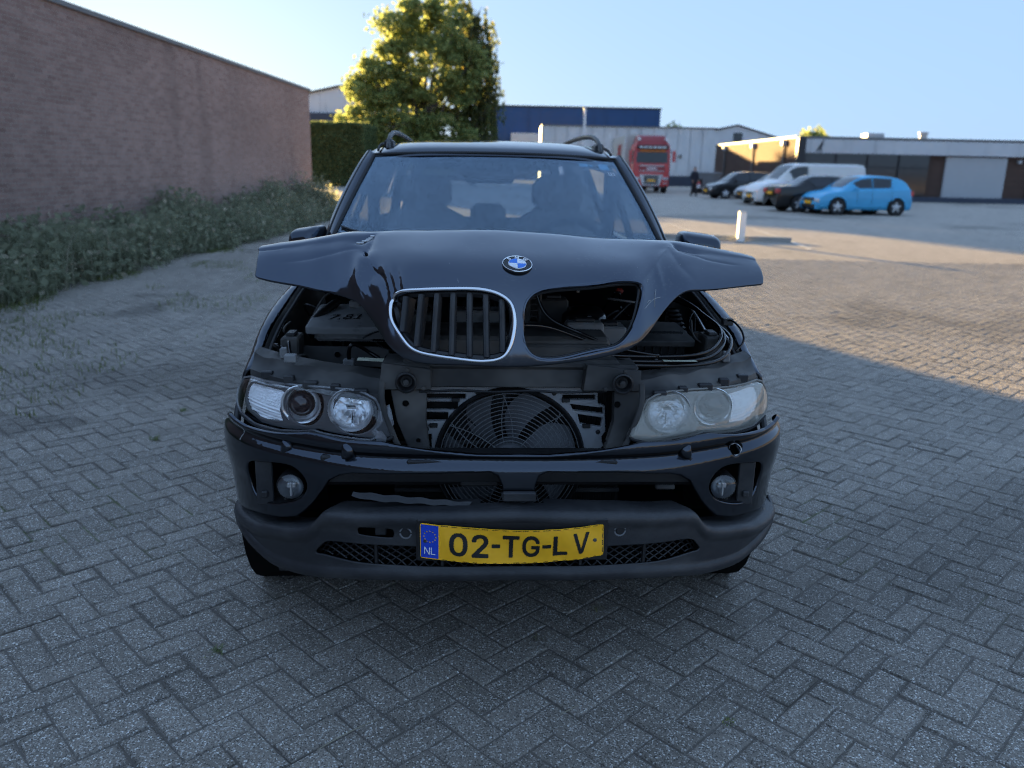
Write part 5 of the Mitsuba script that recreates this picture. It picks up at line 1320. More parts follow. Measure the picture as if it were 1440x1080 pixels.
# front crossmember: centre bar, lock blocks, uprights
def plate(poly, y, th=.02, tilt=0.0, e=.03):
    def f(a, b): return np.stack([a, y + tilt * (b - .8) + 0 * a, b], -1)
    return shell(poly, f, th, e, roll=.004)
car('crossmember', cat(plate([(-.27, .893), (.27, .893), (.24, .96), (-.24, .96)], .185, .03, .25), rbox(-.32, .32, .21, .34, .945, .975, .01)), 'm_bay', 40)
car('crossmember__lip', tube([(x, .178, .889 + .002 * math.sin(30 * x)) for x in np.linspace(-.27, .27, 30)], .004, 6), 'm_black')
car('crossmember__top_cover', cat(rbox(-.30, .30, .28, .52, .955, 1.030, .012), rbox(-.02, .30, .26, .30, .93, 1.01, .008)), 'm_bay', False)
for sg, x0, x1 in ((-1, -.385, -.235), (1, .205, .375)):
    lk = car('lock_block', cat(plate([(x0, .895), (x1, .895), (x1, .955), (x0 + .01, .972)], .150, .05, .15), rbox(x0 + .005, x1 - .004, .19, .33, .940, .966, .008)), 'm_bay', 40)
    xc = -.305 if sg < 0 else .318
    car(lk + '__socket', lathe([(.031, .0), (.031, -.006), (.026, -.008), (.022, -.004), (.017, .012), (.0, .014)], 30, 'y', (xc, .152, .921)), 'm_black', 40)
    car(lk + '__pin', lathe([(.009, .004), (.008, -.003), (0, -.004)], 16, 'y', (xc, .152, .921)), 'm_bay', 40)
    car(lk + '__bolt', cat(lathe([(.0, -.006), (.006, -.005), (.007, .0)], 8, 'y', (xc + .005, .150, .958)), lathe([(.0, -.006), (.006, -.005), (.007, .0)], 8, 'y', (xc + sg * -.05, .150, .905))), 'm_bay', False)
    up_ = [(-.352, .892), (-.248, .892), (-.250, .80), (-.238, .70), (-.262, .690), (-.300, .715), (-.335, .80)] if sg < 0 else [(.298, .892), (.388, .892), (.375, .82), (.335, .745), (.325, .695), (.285, .690), (.278, .72), (.300, .80)]
    uk = car('radiator_upright', plate(Polygon(up_), .168, .03, 0.1, .02), 'm_bay', 40)
    car(uk + '__hole', lathe([(.0095, -.002), (.0085, .001), (0, .002)], 20, 'y', (sg * .308, .166, .855)), 'm_void', 40)
    car(uk + '__hole', lathe([(.0065, -.002), (.0055, .001), (0, .002)], 20, 'y', (sg * .272, .160, .745)), 'm_void', 40)
    q = [(sg * .37, .14, .925), (sg * .372, .13, .88), (sg * .350, .12, .80), (sg * .315, .11, .725), (sg * .290, .10, .700)]
    car('lamp_strut', tube(spl(q, 24), .0085, 8, flat=.6), 'm_bay')
    car('broken_bracket', cat(*[rbox(sg * .275 + rng.uniform(-.04, .04), sg * .275 + rng.uniform(.045, .07), .10, .13, .690 + .006 * k, .697 + .006 * k, .002) for k in range(4)], tube(spl([(sg * .30, .12, .735), (sg * .28, .09, .715), (sg * .25, .10, .705)], 10), .003, 5)), 'm_bay_grey', False)
car('label_strip', rbox(.470, .575, .300, .318, .9535, .9545, .0003), 'm_label_strip', False)
car('label_strip', move(rbox(-.05, .05, -.009, .009, 0, .001, .0003), (-.41, .285, .955), rz=-.15, rx=.3), 'm_label_strip', False)
# cooling fan
FC = np.array([.0, .25, .655])
fr_ = Polygon([(-.275, .70), (-.278, .885), (-.262, .894), (.245, .894), (.262, .885), (.264, .835), (.286, .826), (.292, .745), (.280, .728), (.288, .70), (.270, .682), (.24, .675), (.235, .60), (-.235, .60), (-.262, .66)])
slots = [sbox(-.264, .846, -.136, .862), sbox(-.266, .812, -.158, .837), sbox(-.267, .778, -.188, .804), sbox(.156, .846, .255, .861),
         Polygon([(.180, .832), (.262, .822), (.280, .822), (.280, .802), (.190, .812)]), Polygon([(.204, .800), (.280, .789), (.276, .760), (.212, .770)]), sbox(-.262, .69, -.238, .735)]
hole = Point(FC[0], FC[2]).buffer(.223, 48)
car('fan_shroud', plate(fr_.difference(shapely.union_all([hole] + slots)), .243, .012, 0, .02), 'm_shroud', 40)
car('fan_shroud__bolt', cat(*[lathe([(0, -.004), (.006, -.003), (.0075, .0)], 8, 'y', p_) for p_ in ((-.252, .242, .752), (.268, .242, .745), (-.10, .242, .868), (.13, .242, .866))]), 'm_black', False)
for sg in (-1, 1):
    for dx_, z in ((0, .846), (sg * .066, .765)):
        car('fan_shroud__clip', rbox(sg * .165 - .012 + dx_, sg * .165 + .012 + dx_, .232, .246, z - .006, z + .006, .002), 'm_black', False)
fk = car('cooling_fan', lathe([(.226, .0), (.231, -.012), (.226, -.022), (.219, -.014), (.215, .0), (.216, .05)], 72, 'y', FC), 'm_black', 40)
rings = []
for R in np.linspace(.068, .213, 13):
    rings.append(tube([(FC[0] + R * math.cos(a), FC[1] - .020 - .012 * (1 - (R / .22) ** 2), FC[2] + R * math.sin(a)) for a in np.linspace(0, 2 * np.pi, 61)[:-1]], .0014, 4, closed=True))
for k in range(14):
    a = k * 2 * np.pi / 14 + .1
    rings.append(tube([(FC[0] + R * math.cos(a + (R - .06) * 1.6 * (1 if k % 2 else -1)), FC[1] - .0185 - .012 * (1 - (R / .22) ** 2), FC[2] + R * math.sin(a + (R - .06) * 1.6 * (1 if k % 2 else -1))) for R in np.linspace(.06, .216, 8)], .0013, 4))
car(fk + '__guard', cat(*rings), 'm_wire', False)
for k in range(4):
    a = k * math.pi / 2 + .82
    car(fk + '__motor_arm', tube([(FC[0] + R * math.cos(a), FC[1] + .035, FC[2] + R * math.sin(a)) for R in (.05, .12, .22)], .009, 6, flat=.5), 'm_black')
for k in range(7):
    a0 = k * 2 * np.pi / 7 + 1.45
    P = []
    for R in np.linspace(.06, .206, 10):
        u_ = (R - .06) / .146
        mid_ = a0 - .55 * u_ ** 1.6 + .25 * u_
        wid = .13 + .15 * np.sin(np.pi * (.2 + .62 * u_))
        P.append([(FC[0] + R * math.cos(mid_ + wid * q), FC[1] + .020 + .016 * q, FC[2] + R * math.sin(mid_ + wid * q)) for q in np.linspace(-1, 1, 9)])
    P = np.array(P)
    car(fk + '__blade', cat(grid(P), grid((P + [0, .004, 0])[:, ::-1])), 'm_fan', 40)
car(fk + '__hub', lathe([(.064, .03), (.064, -.012), (.060, -.020), (.058, -.019), (.054, -.025), (.044, -.027), (.042, -.030), (.030, -.034), (0, -.036)], 48, 'y', FC), 'm_fan', 40)
# condenser behind, with its fins
cf = [qbox(-.36, .36, .345, .36, .42, .89)]
for x in np.linspace(-.35, .35, 90): cf.append(qbox(x - .0012, x + .0012, .335, .345, .44, .88))
car('condenser', cat(*cf), 'm_black', False)
for z in (.52, .60, .68):
    car('condenser__rail', rbox(-.36, .36, .325, .336, z - .006, z + .006, .002), 'm_bay', False)
car('bumper_beam', rbox(-.60, .60, .16, .22, .60, .665, .015), 'm_black', False)
car('bumper_absorber', cat(*[rbox(-.55 + .1 * k, -.47 + .1 * k, .07 + .18 * (abs(-.51 + .1 * k)) ** 2, .17 + .18 * (abs(-.51 + .1 * k)) ** 2, .690, .712, .006) for k in range(11)], rbox(-.30, .30, .065, .18, .700, .716, .004)), 'm_black', False)
for (x0, x1, z0, z1, y_, m_) in ((.20, .25, .58, .65, .26, 'm_bay_grey'), (.345, .36, .62, .65, .20, 'm_bay_grey'), (.39, .43, .60, .64, .20, 'm_bay_grey'), (.44, .50, .585, .60, .17, 'm_bay'), (.30, .34, .60, .66, .24, 'm_bay'), (-.42, -.395, .60, .65, .2, 'm_bay'), (-.15, -.04, .60, .618, .16, 'm_bay')):
    car('loose_bracket', rbox(x0, x1, y_, y_ + .02, z0, z1, .004), m_, False)
car('cooler_fins', cat(*[qbox(.10 + .011 * k, .103 + .011 * k, .21, .25, .585, .668) for k in range(9)]), 'm_bay', False)
# air box with a number scribbled on its lid
ab = car('air_box', cat(rbox(-.665, -.39, .71, .98, .918, .972, .012)), 'm_bay_grey', False)
labels[CAR + '__air_box'] = {'label': 'grey air filter box with 7.81 scribbled on its lid'}
def lid(a, b): return np.stack([a, b, .978 + .085 * (b - .68)], -1)
car(ab + '__lid', shell(sbox(-.69, .675, -.36, 1.0).buffer(-.02).buffer(.02), lid, .018, .03, roll=.008), 'm_bay_grey', 40)
m = text('7.81', .040, .0006, False)
P = m[0]
car(ab + '__scribble', (np.stack([-.63 + P[:, 0] * 1.0 + P[:, 1] * .25, .765 + P[:, 1] * 1.6 + P[:, 0] * .1, .9798 + .085 * (.085 + P[:, 1] * 1.6 + P[:, 0] * .1) + P[:, 2]], 1), m[1]), 'm_ink', False)
for x in (-.60, -.52, -.44): car(ab + '__clip', rbox(x - .012, x + .012, .700, .712, .950, .968, .002), 'm_satin', False)
car('fuse_panel', plate(Polygon([(-.70, .845), (-.395, .845), (-.40, .905), (-.44, .915), (-.70, .915)]).buffer(-.006).buffer(.006), .63, .03, .2), 'm_bay', 40)
car('fuse_panel__hole', lathe([(.010, -.004), (.009, .0), (0, .002)], 20, 'y', (-.575, .645, .888)), 'm_void', 40)
car('wing_edge_rod', tube(spl([(-.775, 1.06, 1.035), (-.785, .88, .99), (-.792, .70, .935)], 16), .0045, 6), 'm_satin')
car('bay_hose', tube(spl([(-.70, .90, .90), (-.69, .80, .96), (-.62, .95, 1.02)], 20), .016, 8), 'm_black', True)
# intake box, hoses and bellows on the other side
ib = car('intake_box', cat(rbox(.36, .635, .66, .86, .86, .972, .012)), 'm_black', False)
car(ib + '__lid', shell(Polygon([(.34, .60), (.655, .60), (.625, .78), (.36, .80)]).buffer(-.012).buffer(.012), lambda a, b: np.stack([a, b, .955 + .19 * (b - .60)], -1), .014, .03, roll=.006), 'm_bay', 40)
car(ib + '__rib', cat(*[rbox(.375 + .028 * k, .379 + .028 * k, .648, .662, .88, .94, .001) for k in range(9)]), 'm_bay', False)
hp = [(.30, .26, .965), (.40, .29, .955), (.52, .34, .945), (.64, .40, .945), (.715, .50, .965), (.748, .62, .985), (.732, .76, 1.005), (.70, .88, 1.03), (.60, 1.0, 1.06)]
q = spl(hp, 60)
for d in ((0, 0, 0), (-.008, .016, .012), (.02, -.012, -.010)):
    car('bay_cable', tube(q + d, .0062, 6), 'm_gloss_black', True)
q = spl([(.02, .10, 1.10), (.10, .20, 1.075), (.20, .28, 1.03), (.33, .32, .985), (.50, .36, .955)], 40)
car('bay_cable', tube(q, .0055, 6), 'm_gloss_black', True)
q = spl([(.07, .30, 1.17), (.10, .29, 1.10), (.19, .28, 1.05), (.31, .30, 1.0), (.46, .33, .965)], 40)
car('bay_cable', tube(q, .0055, 6), 'm_gloss_black', True)
be = []
for k in range(7): be.append(lathe([(.020, -.006), (.030, 0), (.020, .006)], 20, 'z', (.655 - .004 * k, .82 + .010 * k, .93 + .014 * k)))
car('intake_bellows', cat(*be), 'm_black', 30)
car('strut_rail', tube(spl([(.735, .78, .955), (.70, .93, 1.03), (.67, 1.02, 1.055)], 14), .005, 6), 'm_satin')
car('strut_rail', tube(spl([(.70, .93, 1.03), (.76, .80, .99), (.785, .66, .95)], 14), .005, 6), 'm_satin')
car('dipstick_tube', tube(spl([(.40, .95, 1.045), (.47, .92, 1.040), (.53, .90, 1.032), (.56, .86, 1.02)], 20), .005, 6), 'm_satin', True)
car('red_cap', rbox(.44, .468, 1.0, 1.03, 1.055, 1.075, .006), 'm_red', False)
car('coolant_tank', move(lathe([(0, .07), (.05, .066), (.075, .04), (.08, 0), (.08, -.08)], 30, 'z'), (.265, .62, 1.00)), 'm_gloss_black', 50)
car('coolant_tank__band', rbox(.262, .278, .532, .545, .96, 1.05, .003), 'm_satin', False)
car('steel_strip', move(rbox(-.006, .006, -.003, .003, -.05, .05, .002), (.275, .85, 1.13), ry=.1), 'm_bay_grey', False)
car('battery_cover', rbox(.05, .20, .80, 1.05, .95, 1.06, .02), 'm_bay', False)
car('bay_bracket', cat(rbox(.055, .075, .55, .57, .98, 1.16, .004), rbox(.10, .112, .55, .57, .98, 1.16, .004), *[rbox(.075, .10, .556, .566, 1.02 + .02 * k, 1.026 + .02 * k, .001) for k in range(7)]), 'm_bay', False)

# loose wiring and plugs hanging in the bay
rw_ = np.random.default_rng(77)
for k in range(26):
    sg = -1 if k % 2 else 1
    a = np.array([sg * rw_.uniform(.30, .74), rw_.uniform(.40, 1.0), rw_.uniform(.86, .98)])
    b = a + [rw_.uniform(-.25, .25), rw_.uniform(-.2, .3), rw_.uniform(-.06, .08)]
    mid_ = (a + b) / 2 + [rw_.normal(0, .05), rw_.normal(0, .05), rw_.uniform(-.02, .09)]
    a[0], b[0], mid_[0] = (np.clip(q, -.75, .75) for q in (a[0], b[0], mid_[0]))
    wk = car('wiring_loop', tube(spl([a, (a * .6 + mid_ * .4) + rw_.normal(0, .02, 3), mid_, b], 22), rw_.uniform(.003, .0075), 6), ('m_gloss_black', 'm_black', 'm_bay')[k % 3], True)
    if k % 3 == 0:
        car(wk + '__plug', rbox(b[0] - .018, b[0] + .018, b[1] - .014, b[1] + .014, b[2] - .012, b[2] + .012, .003), 'm_bay_grey' if k % 2 else 'm_trim', False)
for k, (x, y, z, w_, d_, h_, m_) in enumerate(((-.30, .60, 1.0, .05, .06, .05, 'm_bay'), (-.10, .60, 1.02, .09, .05, .04, 'm_bay_grey'), (.16, .66, 1.04, .05, .04, .05, 'm_bay'), (.33, .50, .99, .05, .05, .04, 'm_bay_grey'), (-.72, .62, .90, .03, .05, .06, 'm_bay'), (.70, .60, .93, .03, .05, .05, 'm_bay'), (.24, .44, 1.03, .06, .03, .02, 'm_bay_grey'))):
    bk = car('bay_module', rbox(x - w_, x + w_, y - d_, y + d_, z - h_, z + h_, .006), m_, False)
    car(bk + '__cap', rbox(x - w_ * .5, x + w_ * .5, y - d_ * .6, y + d_ * .6, z + h_, z + h_ + .012, .003), 'm_trim', False)

# ------------------------------------------------------------------ parked cars, van
mat('m_car_black', (.003, .004, .006), .16, clearcoat=.4, clearcoat_gloss=.97, specular=.5)
mat('m_car_silver', (.42, .43, .44), .3, clearcoat=.8, metallic=.3)
mat('m_car_white', (.66, .66, .64), .3, clearcoat=.8)
mat('m_car_blue', (.05, .36, .62), .28, clearcoat=1.0)
mat('m_lamp_clear', (.62, .64, .66), .12, metallic=.6)
mat('m_lamp_red', (.45, .015, .02), .15, clearcoat=1.0)
def motor(key, x, y, phi, paint, L, W, H, zb, wheels, prof, text_, cat_, group='cars parked in a row on the right', rear_first=False, plate=True, win=None, wr=.31, van=False):
    """prof: stations (y, belt z, roof z, half-width factor, roof half-width factor) from nose to tail."""
    M = T().translate([x, y, 0]).rotate([0, 0, 1], phi)
    p = np.array(prof, float)
    zbf, zrf, wf, rf = (PI(p[:, 0], p[:, k]) for k in (1, 2, 3, 4))
    hw = W / 2
    Q = np.array([0, .10, .22, .34, .41, .46, .60, .66, .78, 1.0])
    def half(yy, q):
        b, r_, w_, rw_ = zbf(yy), zrf(yy), hw * wf(yy), hw * rf(yy)
        g_ = np.clip((r_ - b) / .35, 0, 1)
        X = np.stack([w_ * .86, w_ * .97, w_, w_ * .985, w_ * .95, w_ * (.93 - .02 * g_), w_ * .86 * (1 - g_) + rw_ * g_, (w_ * .8) * (1 - g_) + rw_ * .93 * g_, (w_ * .5) * (1 - g_) + rw_ * .6 * g_, 0 * w_], -1)
        Z = np.stack([.20 + 0 * b, .30 + 0 * b, .30 + (b - .30) * .5, b - .07, b - .012, b + .02 * g_, b + (r_ - b) * .90 + .006, r_ - .008 * g_ + .008, r_ + .018, r_ + .028], -1)
        i = np.clip(np.searchsorted(Q, q, side='right') - 1, 0, len(Q) - 2)
        t = (q - Q[i]) / (Q[i + 1] - Q[i])
        k = np.arange(len(yy))
        return X[k, i] * (1 - t) + X[k, i + 1] * t, Z[k, i] * (1 - t) + Z[k, i + 1] * t
    def S(a, b):      # a: along the car, b: -1 .. 1 from the left sill over the roof to the right sill
        q = 1 - np.abs(b)
        X, Z = half(np.clip(a, p[0, 0], p[-1, 0]), np.clip(q, 0, 1))
        return np.stack([np.where(b < 0, -X, X), a, Z], -1)
    na, nb = 64, 61
    aa_, bb_ = np.meshgrid(np.linspace(p[0, 0], p[-1, 0], na), np.linspace(-1, 1, nb), indexing='ij')
    P = S(aa_.ravel(), bb_.ravel()).reshape(na, nb, 3)
    v, f = grid(P)
    f = tri(f)[:, ::-1]
    caps = []
    for row, rev in ((0, False), (na - 1, True)):
        c = P[row].mean(0); c[1] += -.02 if row == 0 else .02
        v = np.vstack([v, c])
        k = np.arange(nb - 1) + row * nb
        t_ = np.stack([k * 0 + len(v) - 1, k, k + 1], 1)
        caps.append(t_[:, ::-1] if rev else t_)
    bottom = np.arange(na - 1) * nb
    f = np.vstack([f] + caps + [np.stack([bottom, bottom + nb, bottom + nb - 1], 1), np.stack([bottom + nb, bottom + 2 * nb - 1, bottom + nb - 1], 1)])
    def part(n_, m, b_, s_=35): return put(key + '__' + n_, m, b_, s_, M)
    part('body', (v, f), paint, 40)
    y0, y1 = p[0, 0], p[-1, 0]
    ws0, ws1, rw0, rw1, sw = win
    def glass(n_, poly): part(n_, shell(poly, lambda a, b: S(a, b), .004, .05, lift=.008 if True else 0), 'm_dark_glass', 40)
    def G(n_, poly):
        m = shell(poly, S, .004, .06, lift=0)
        P_ = m[0].copy()
        c = np.array([0, (y0 + y1) / 2, .6])
        h_ = len(P_) // 2
        N = P_[:h_] - P_[h_:]
        N /= np.linalg.norm(N, axis=1, keepdims=True) + 1e-12
        o = np.sign((N * (P_[:h_] - c)).sum(1, keepdims=True)); N = N * o
        P_[:h_] += N * .012; P_[h_:] = P_[:h_] - N * .010
        return part(n_, (P_, m[1]), 'm_dark_glass', 40)
    G('windscreen', Polygon([(ws0 + .05, -.24), (ws1 - .03, -.33), (ws1 - .03, .33), (ws0 + .05, .24)]))
    if not van: G('rear_window', Polygon([(rw0 + .03, -.33), (rw1 - .06, -.24), (rw1 - .06, .24), (rw0 + .03, .33)]))
    for sg in (-1, 1):
        for (a0, a1, b0, b1) in sw:
            G('side_window', Polygon([(a0, sg * .535), (b0, sg * .41), (b1, sg * .41), (a1, sg * .535)]))
        for yw in wheels:
            w_ = hw * float(wf(yw))
            part('wheel_arch', lathe([(wr + .055, -.004), (wr + .055, .012), (wr - .02, .012)], 30, 'x', (sg * (w_ - .002), yw, wr)) if False else move(lathe([(.0, 0), (wr + .05, 0), (wr + .05, .02), (.0, .02)], 30, 'x'), (sg * (w_ + .002) - (.02 if sg > 0 else 0), yw, wr + .01)), 'm_void', False)
            wk = part('wheel', lathe([(wr * .62, -.09), (wr * .92, -.10), (wr, -.07), (wr, .07), (wr * .92, .10), (wr * .62, .09)], 30, 'x', (sg * (w_ - .065), yw, wr)), 'm_rubber', 40)
            rm = [lathe([(wr * .64, -.088), (wr * .6, .0), (wr * .64, .088)], 28, 'x', (sg * (w_ - .065), yw, wr))]
            for k in range(5):
                a = k * 2 * np.pi / 5
                c = np.array([sg * (w_ + .022), yw, wr])
                rm.append(tube([c, c + [-sg * .02, wr * .6 * math.sin(a), wr * .6 * math.cos(a)]], [.05, .045], 6, flat=.4, upv=[1, 0, .01]))
            put(wk + '__rim', cat(*rm), 'm_alloy', 40, M)
        mw = hw * float(wf(ws0 + .35))
        part('mirror', rbox(sg * (mw + .07) - .07, sg * (mw + .07) + .07, ws0 + .33, ws0 + .45, zb - .01, zb + .12, .03), paint, False)
        fw_ = hw * float(wf(y0 + .12))
        zl = float(zbf(y0 + .12)) - .15
        part('headlamp', rbox(sg * fw_ * .72 - .17, sg * fw_ * .72 + .17, y0 - .01, y0 + .30, zl - .07, zl + .07, .03), 'm_lamp_clear', False)
        rw_ = hw * float(wf(y1 - .12)); zt = float(zbf(y1 - .1)) - .14
        part('tail_lamp', rbox(sg * rw_ * .80 - .15, sg * rw_ * .80 + .15, y1 - .20, y1 + .02, zt - .08, zt + .10, .03), 'm_lamp_red', False)
    for sg in (-1, 1):
        for a0 in [w[0] - .04 for w in sw[:2]] + [sw[-1][1] + .06]:
            q = np.linspace(.16, .57, 9)
            P_ = S(np.full(9, a0), sg * (1 - q + .02))
            part('door_seam', tube(P_ + [sg * .004, 0, 0], .007, 4), 'm_void')
        h0 = S(np.array([sw[0][1] - .16]), np.array([sg * .68]))[0]
        part('door_handle', rbox(h0[0] - .012 + sg * .012, h0[0] + .012 + sg * .012, h0[1] - .1, h0[1] + .1, h0[2] - .015, h0[2] + .015, .006), paint, False)
    part('grille', rbox(-hw * .45, hw * .45, y0 - .03, y0 + .05, .52, .62, .01), 'm_black', False)
    part('lower_grille', rbox(-hw * .62, hw * .62, y0 - .03, y0 + .05, .26, .38, .01), 'm_black', False)
    part('number_plate', rbox(-.26, .26, y0 - .045, y0 - .031, .40, .51, .004), 'm_yellow', False)
    part('rear_number_plate', rbox(-.26, .26, y1 + .021, y1 + .035, .68, .79, .004), 'm_yellow', False)
    label(key, text_, cat_, group)
hatch = lambda L, H, zb: [(0, .52, .52, .80, .5), (.10, .66, .66, .90, .55), (.35, .80, .80, .97, .6), (.95, zb - .02, zb - .01, 1.0, .70), (1.0, zb, zb + .03, 1.0, .72), (1.75, zb + .03, H - .06, 1.0, .76), (2.2, zb + .04, H, 1.0, .76), (L - .9, zb + .06, H - .03, 1.0, .74), (L - .45, zb + .08, H - .12, .97, .70), (L - .12, zb + .04, zb + .07, .93, .66), (L, .60, .60, .86, .5)]
motor('parked_car', 11.0, 48.7, -84, 'm_car_black', 4.35, 1.80, 1.52, .96, (.85, 3.5), hatch(4.35, 1.52, .96), 'black hatchback parked nose to the left, farthest left of the row by the brick workshop', 'car', win=(1.0, 1.75, 3.45, 4.23, [(1.55, 2.22, 1.35, 2.22), (2.28, 3.0, 2.28, 3.05), (3.06, 3.5, 3.11, 3.7)]))
motor('parked_car_001', 13.2, 52.6, -86, 'm_car_silver', 4.2, 1.75, 1.50, .94, (.85, 3.4), hatch(4.2, 1.50, .94), 'silver car whose roof just shows behind the leftmost black hatchback', 'car', win=(1.0, 1.75, 3.3, 4.08, [(1.55, 2.22, 1.35, 2.22), (2.28, 3.0, 2.28, 3.05)]))
motor('parked_car_002', 11.25, 42.2, -80, 'm_car_silver', 4.2, 1.76, 1.46, .93, (.85, 3.4), hatch(4.2, 1.46, .93), 'silver car with a smashed front bumper beside the white van', 'car', win=(1.0, 1.75, 3.3, 4.08, [(1.55, 2.22, 1.35, 2.22), (2.28, 3.0, 2.28, 3.05)]))
mm = T().translate([11.25, 42.2, 0]).rotate([0, 0, 1], -80)
put('parked_car_002__broken_bumper', cat(rbox(-.75, -.2, -.10, .02, .30, .42, .02), rbox(.1, .62, -.06, .04, .22, .34, .02), tube([(-.3, -.06, .5), (.05, -.09, .42), (.3, -.05, .47)], .03, 6)), 'm_black', False, mm)
van = [(0, .62, .62, .84, .5), (.10, .80, .80, .92, .6), (.45, 1.02, 1.02, .98, .66), (.95, 1.10, 1.12, 1.0, .74), (1.0, 1.12, 1.16, 1.0, .76), (1.75, 1.16, 1.86, 1.0, .86), (2.1, 1.16, 1.93, 1.0, .88), (4.9, 1.16, 1.93, 1.0, .88), (5.15, 1.15, 1.86, .98, .85), (5.25, .9, 1.0, .95, .8)]
motor('delivery_van', 11.0, 39.6, -83, 'm_car_white', 5.25, 1.95, 1.94, 1.13, (.95, 4.1), van, 'white panel van parked behind the black saloon', 'van', 'cars parked in a row on the right', win=(1.0, 1.75, 0, 0, [(1.70, 2.35, 1.45, 2.35)]), van=True, wr=.34)
mv = T().translate([11.0, 39.6, 0]).rotate([0, 0, 1], -83)
put('delivery_van__side_marking', cat(*[rbox(-.975 - .012, -.975 + .0, 3.9 + .16 * k, 3.98 + .16 * k, 1.0 + .02 * (k % 2), 1.30, .004) for k in range(4)]), 'm_lamp_red', False, mv)
put('delivery_van__side_marking', cat(*[rbox(-.975 - .012, -.975 + .0, 4.65, 4.95, .98 + .12 * k, 1.04 + .12 * k, .004) for k in range(3)]), 'm_ink', False, mv)
sal = [(0, .52, .52, .80, .5), (.10, .66, .66, .90, .55), (.35, .78, .78, .97, .6), (1.15, .90, .91, 1.0, .70), (1.2, .91, .94, 1.0, .70), (1.95, .95, 1.36, 1.0, .74), (2.4, .96, 1.42, 1.0, .74), (3.1, .98, 1.40, 1.0, .72), (3.95, 1.0, 1.03, .98, .66), (4.45, .98, .99, .94, .62), (4.62, .90, .90, .88, .55), (4.66, .6, .6, .84, .5)]
motor('parked_car_003', 15.0, 34.6, 94, 'm_car_black', 4.66, 1.82, 1.43, .95, (.9, 3.75), sal, 'black saloon with its red tail lamps to the left, before the white van', 'car', win=(1.2, 1.95, 3.1, 3.95, [(1.75, 2.45, 1.55, 2.45), (2.5, 3.15, 2.5, 3.45)]), wr=.33)
motor('parked_car_004', 11.35, 32.55, -82, 'm_car_blue', 3.85, 1.72, 1.46, .94, (.75, 3.15), hatch(3.85, 1.46, .94), 'bright blue hatchback at the right end of the parked row', 'car', win=(1.0, 1.75, 2.95, 3.73, [(1.55, 2.10, 1.35, 2.10), (2.16, 2.85, 2.16, 2.95)]))

# ------------------------------------------------------------------ red lorry with its trailer
mat('m_lorry_red', (.46, .03, .03), .25, clearcoat=1.0)
mat('m_lorry_dark_red', (.26, .018, .022), .3, clearcoat=.6)
mat('m_trailer', (.42, .41, .38), .5)
mat('m_marking_red', (.30, .012, .016), .5)
K = 'lorry'
LM = T().translate([9.12, 57.2, 0]).rotate([0, 0, 1], -1.0)
def lp(n_, m, b_, s_=35): return put(K + '__' + n_, m, b_, s_, LM)
def front(poly, y, th=.03, e=.2): return shell(poly, lambda a, b: np.stack([a, y + .05 * (a / 1.2) ** 4 + .06 * np.clip((b - 1.9) / 1.0, 0, 2), b], -1), th, e)
P = []
for z, w_, yf_ in ((.40, 1.18, .05), (.55, 1.22, 0), (1.1, 1.24, 0), (1.9, 1.24, 0), (2.85, 1.22, .07), (3.1, 1.18, .14), (3.25, 1.10, .30)):
    P.append([(-w_ + .05, yf_, z), (w_ - .05, yf_, z), (w_, yf_ + .12, z), (w_, 2.2, z), (-w_, 2.2, z), (-w_, yf_ + .12, z)])
P.append([(0, 1.2, 3.28)] * 6)
lp('cab', grid(np.array(P), closed=True), 'm_lorry_red', 30)
P = [[(-w_, yf_, z), (w_, yf_, z), (w_ + .05, yf_ + .3, z), (w_ + .05, 2.2, z), (-w_ - .05, 2.2, z), (-w_ - .05, yf_ + .3, z)] for z, w_, yf_ in ((3.12, 1.06, .16), (3.4, .98, .35), (3.72, .90, .75), (3.80, .85, .95))] + [[(0, 1.6, 3.82)] * 6]
lp('roof_deflector', grid(np.array(P), closed=True), 'm_lorry_dark_red', 30)
lp('roof_lamp', rbox(-.98, -.82, .10, .30, 3.42, 3.62, .04), 'm_lamp_clear', False)
lp('roof_lamp', rbox(.82, .98, .10, .30, 3.42, 3.62, .04), 'm_lamp_clear', False)
lp('sun_visor', rbox(-1.05, 1.05, -.16, .02, 2.86, 3.12, .03), 'm_black', False)
for k in range(6): lp('visor_lamp', rbox(-.9 + .31 * k, -.68 + .31 * k, -.19, -.155, 2.93, 3.04, .015), 'm_lamp_clear', False)
lp('name_board', rbox(-.85, .85, -.10, -.02, 2.70, 2.83, .01), 'm_orange', False)
lp('windscreen', front(Polygon([(-1.06, 1.98), (1.06, 1.98), (1.03, 2.68), (-1.03, 2.68)]).buffer(-.05).buffer(.05), -.045, .03), 'm_dark_glass')
for x in (-.5, .35): lp('wiper', tube([(x, -.075, 1.99), (x + .5, -.06, 2.16)], .012, 5), 'm_black')
for z0, z1, m_ in ((1.76, 1.84, 'm_satin'), (1.42, 1.48, 'm_satin')): lp('chrome_strip', rbox(-.82, .82, -.055, .0, z0, z1, .015), m_, False)
lp('grille_panel', front(Polygon([(-.86, 1.46), (.86, 1.46), (.92, 1.78), (-.92, 1.78)]), -.025, .02), 'm_lorry_dark_red')
lp('front_marking', cat(*[rbox(-.32 + .14 * k, -.21 + .14 * k, -.05, -.024, 1.56, 1.68, .006) for k in range(5)]), 'm_badge_white', False)
fr2 = Polygon([(-.80, 1.22), (.80, 1.22), (.58, .50), (-.58, .50)])
lp('lower_grille_frame', front(fr2.difference(shapely.union_all([sbox(-.52, 1.0, .52, 1.15), sbox(-.50, .58, .50, .72), sbox(-.47, .76, .47, .96)])), -.06, .05), 'm_satin')
lp('lower_grille', front(fr2.buffer(-.03), -.02, .015), 'm_black')
lp('number_plate', rbox(-.27, .27, -.10, -.075, .78, .90, .006), 'm_yellow', False)
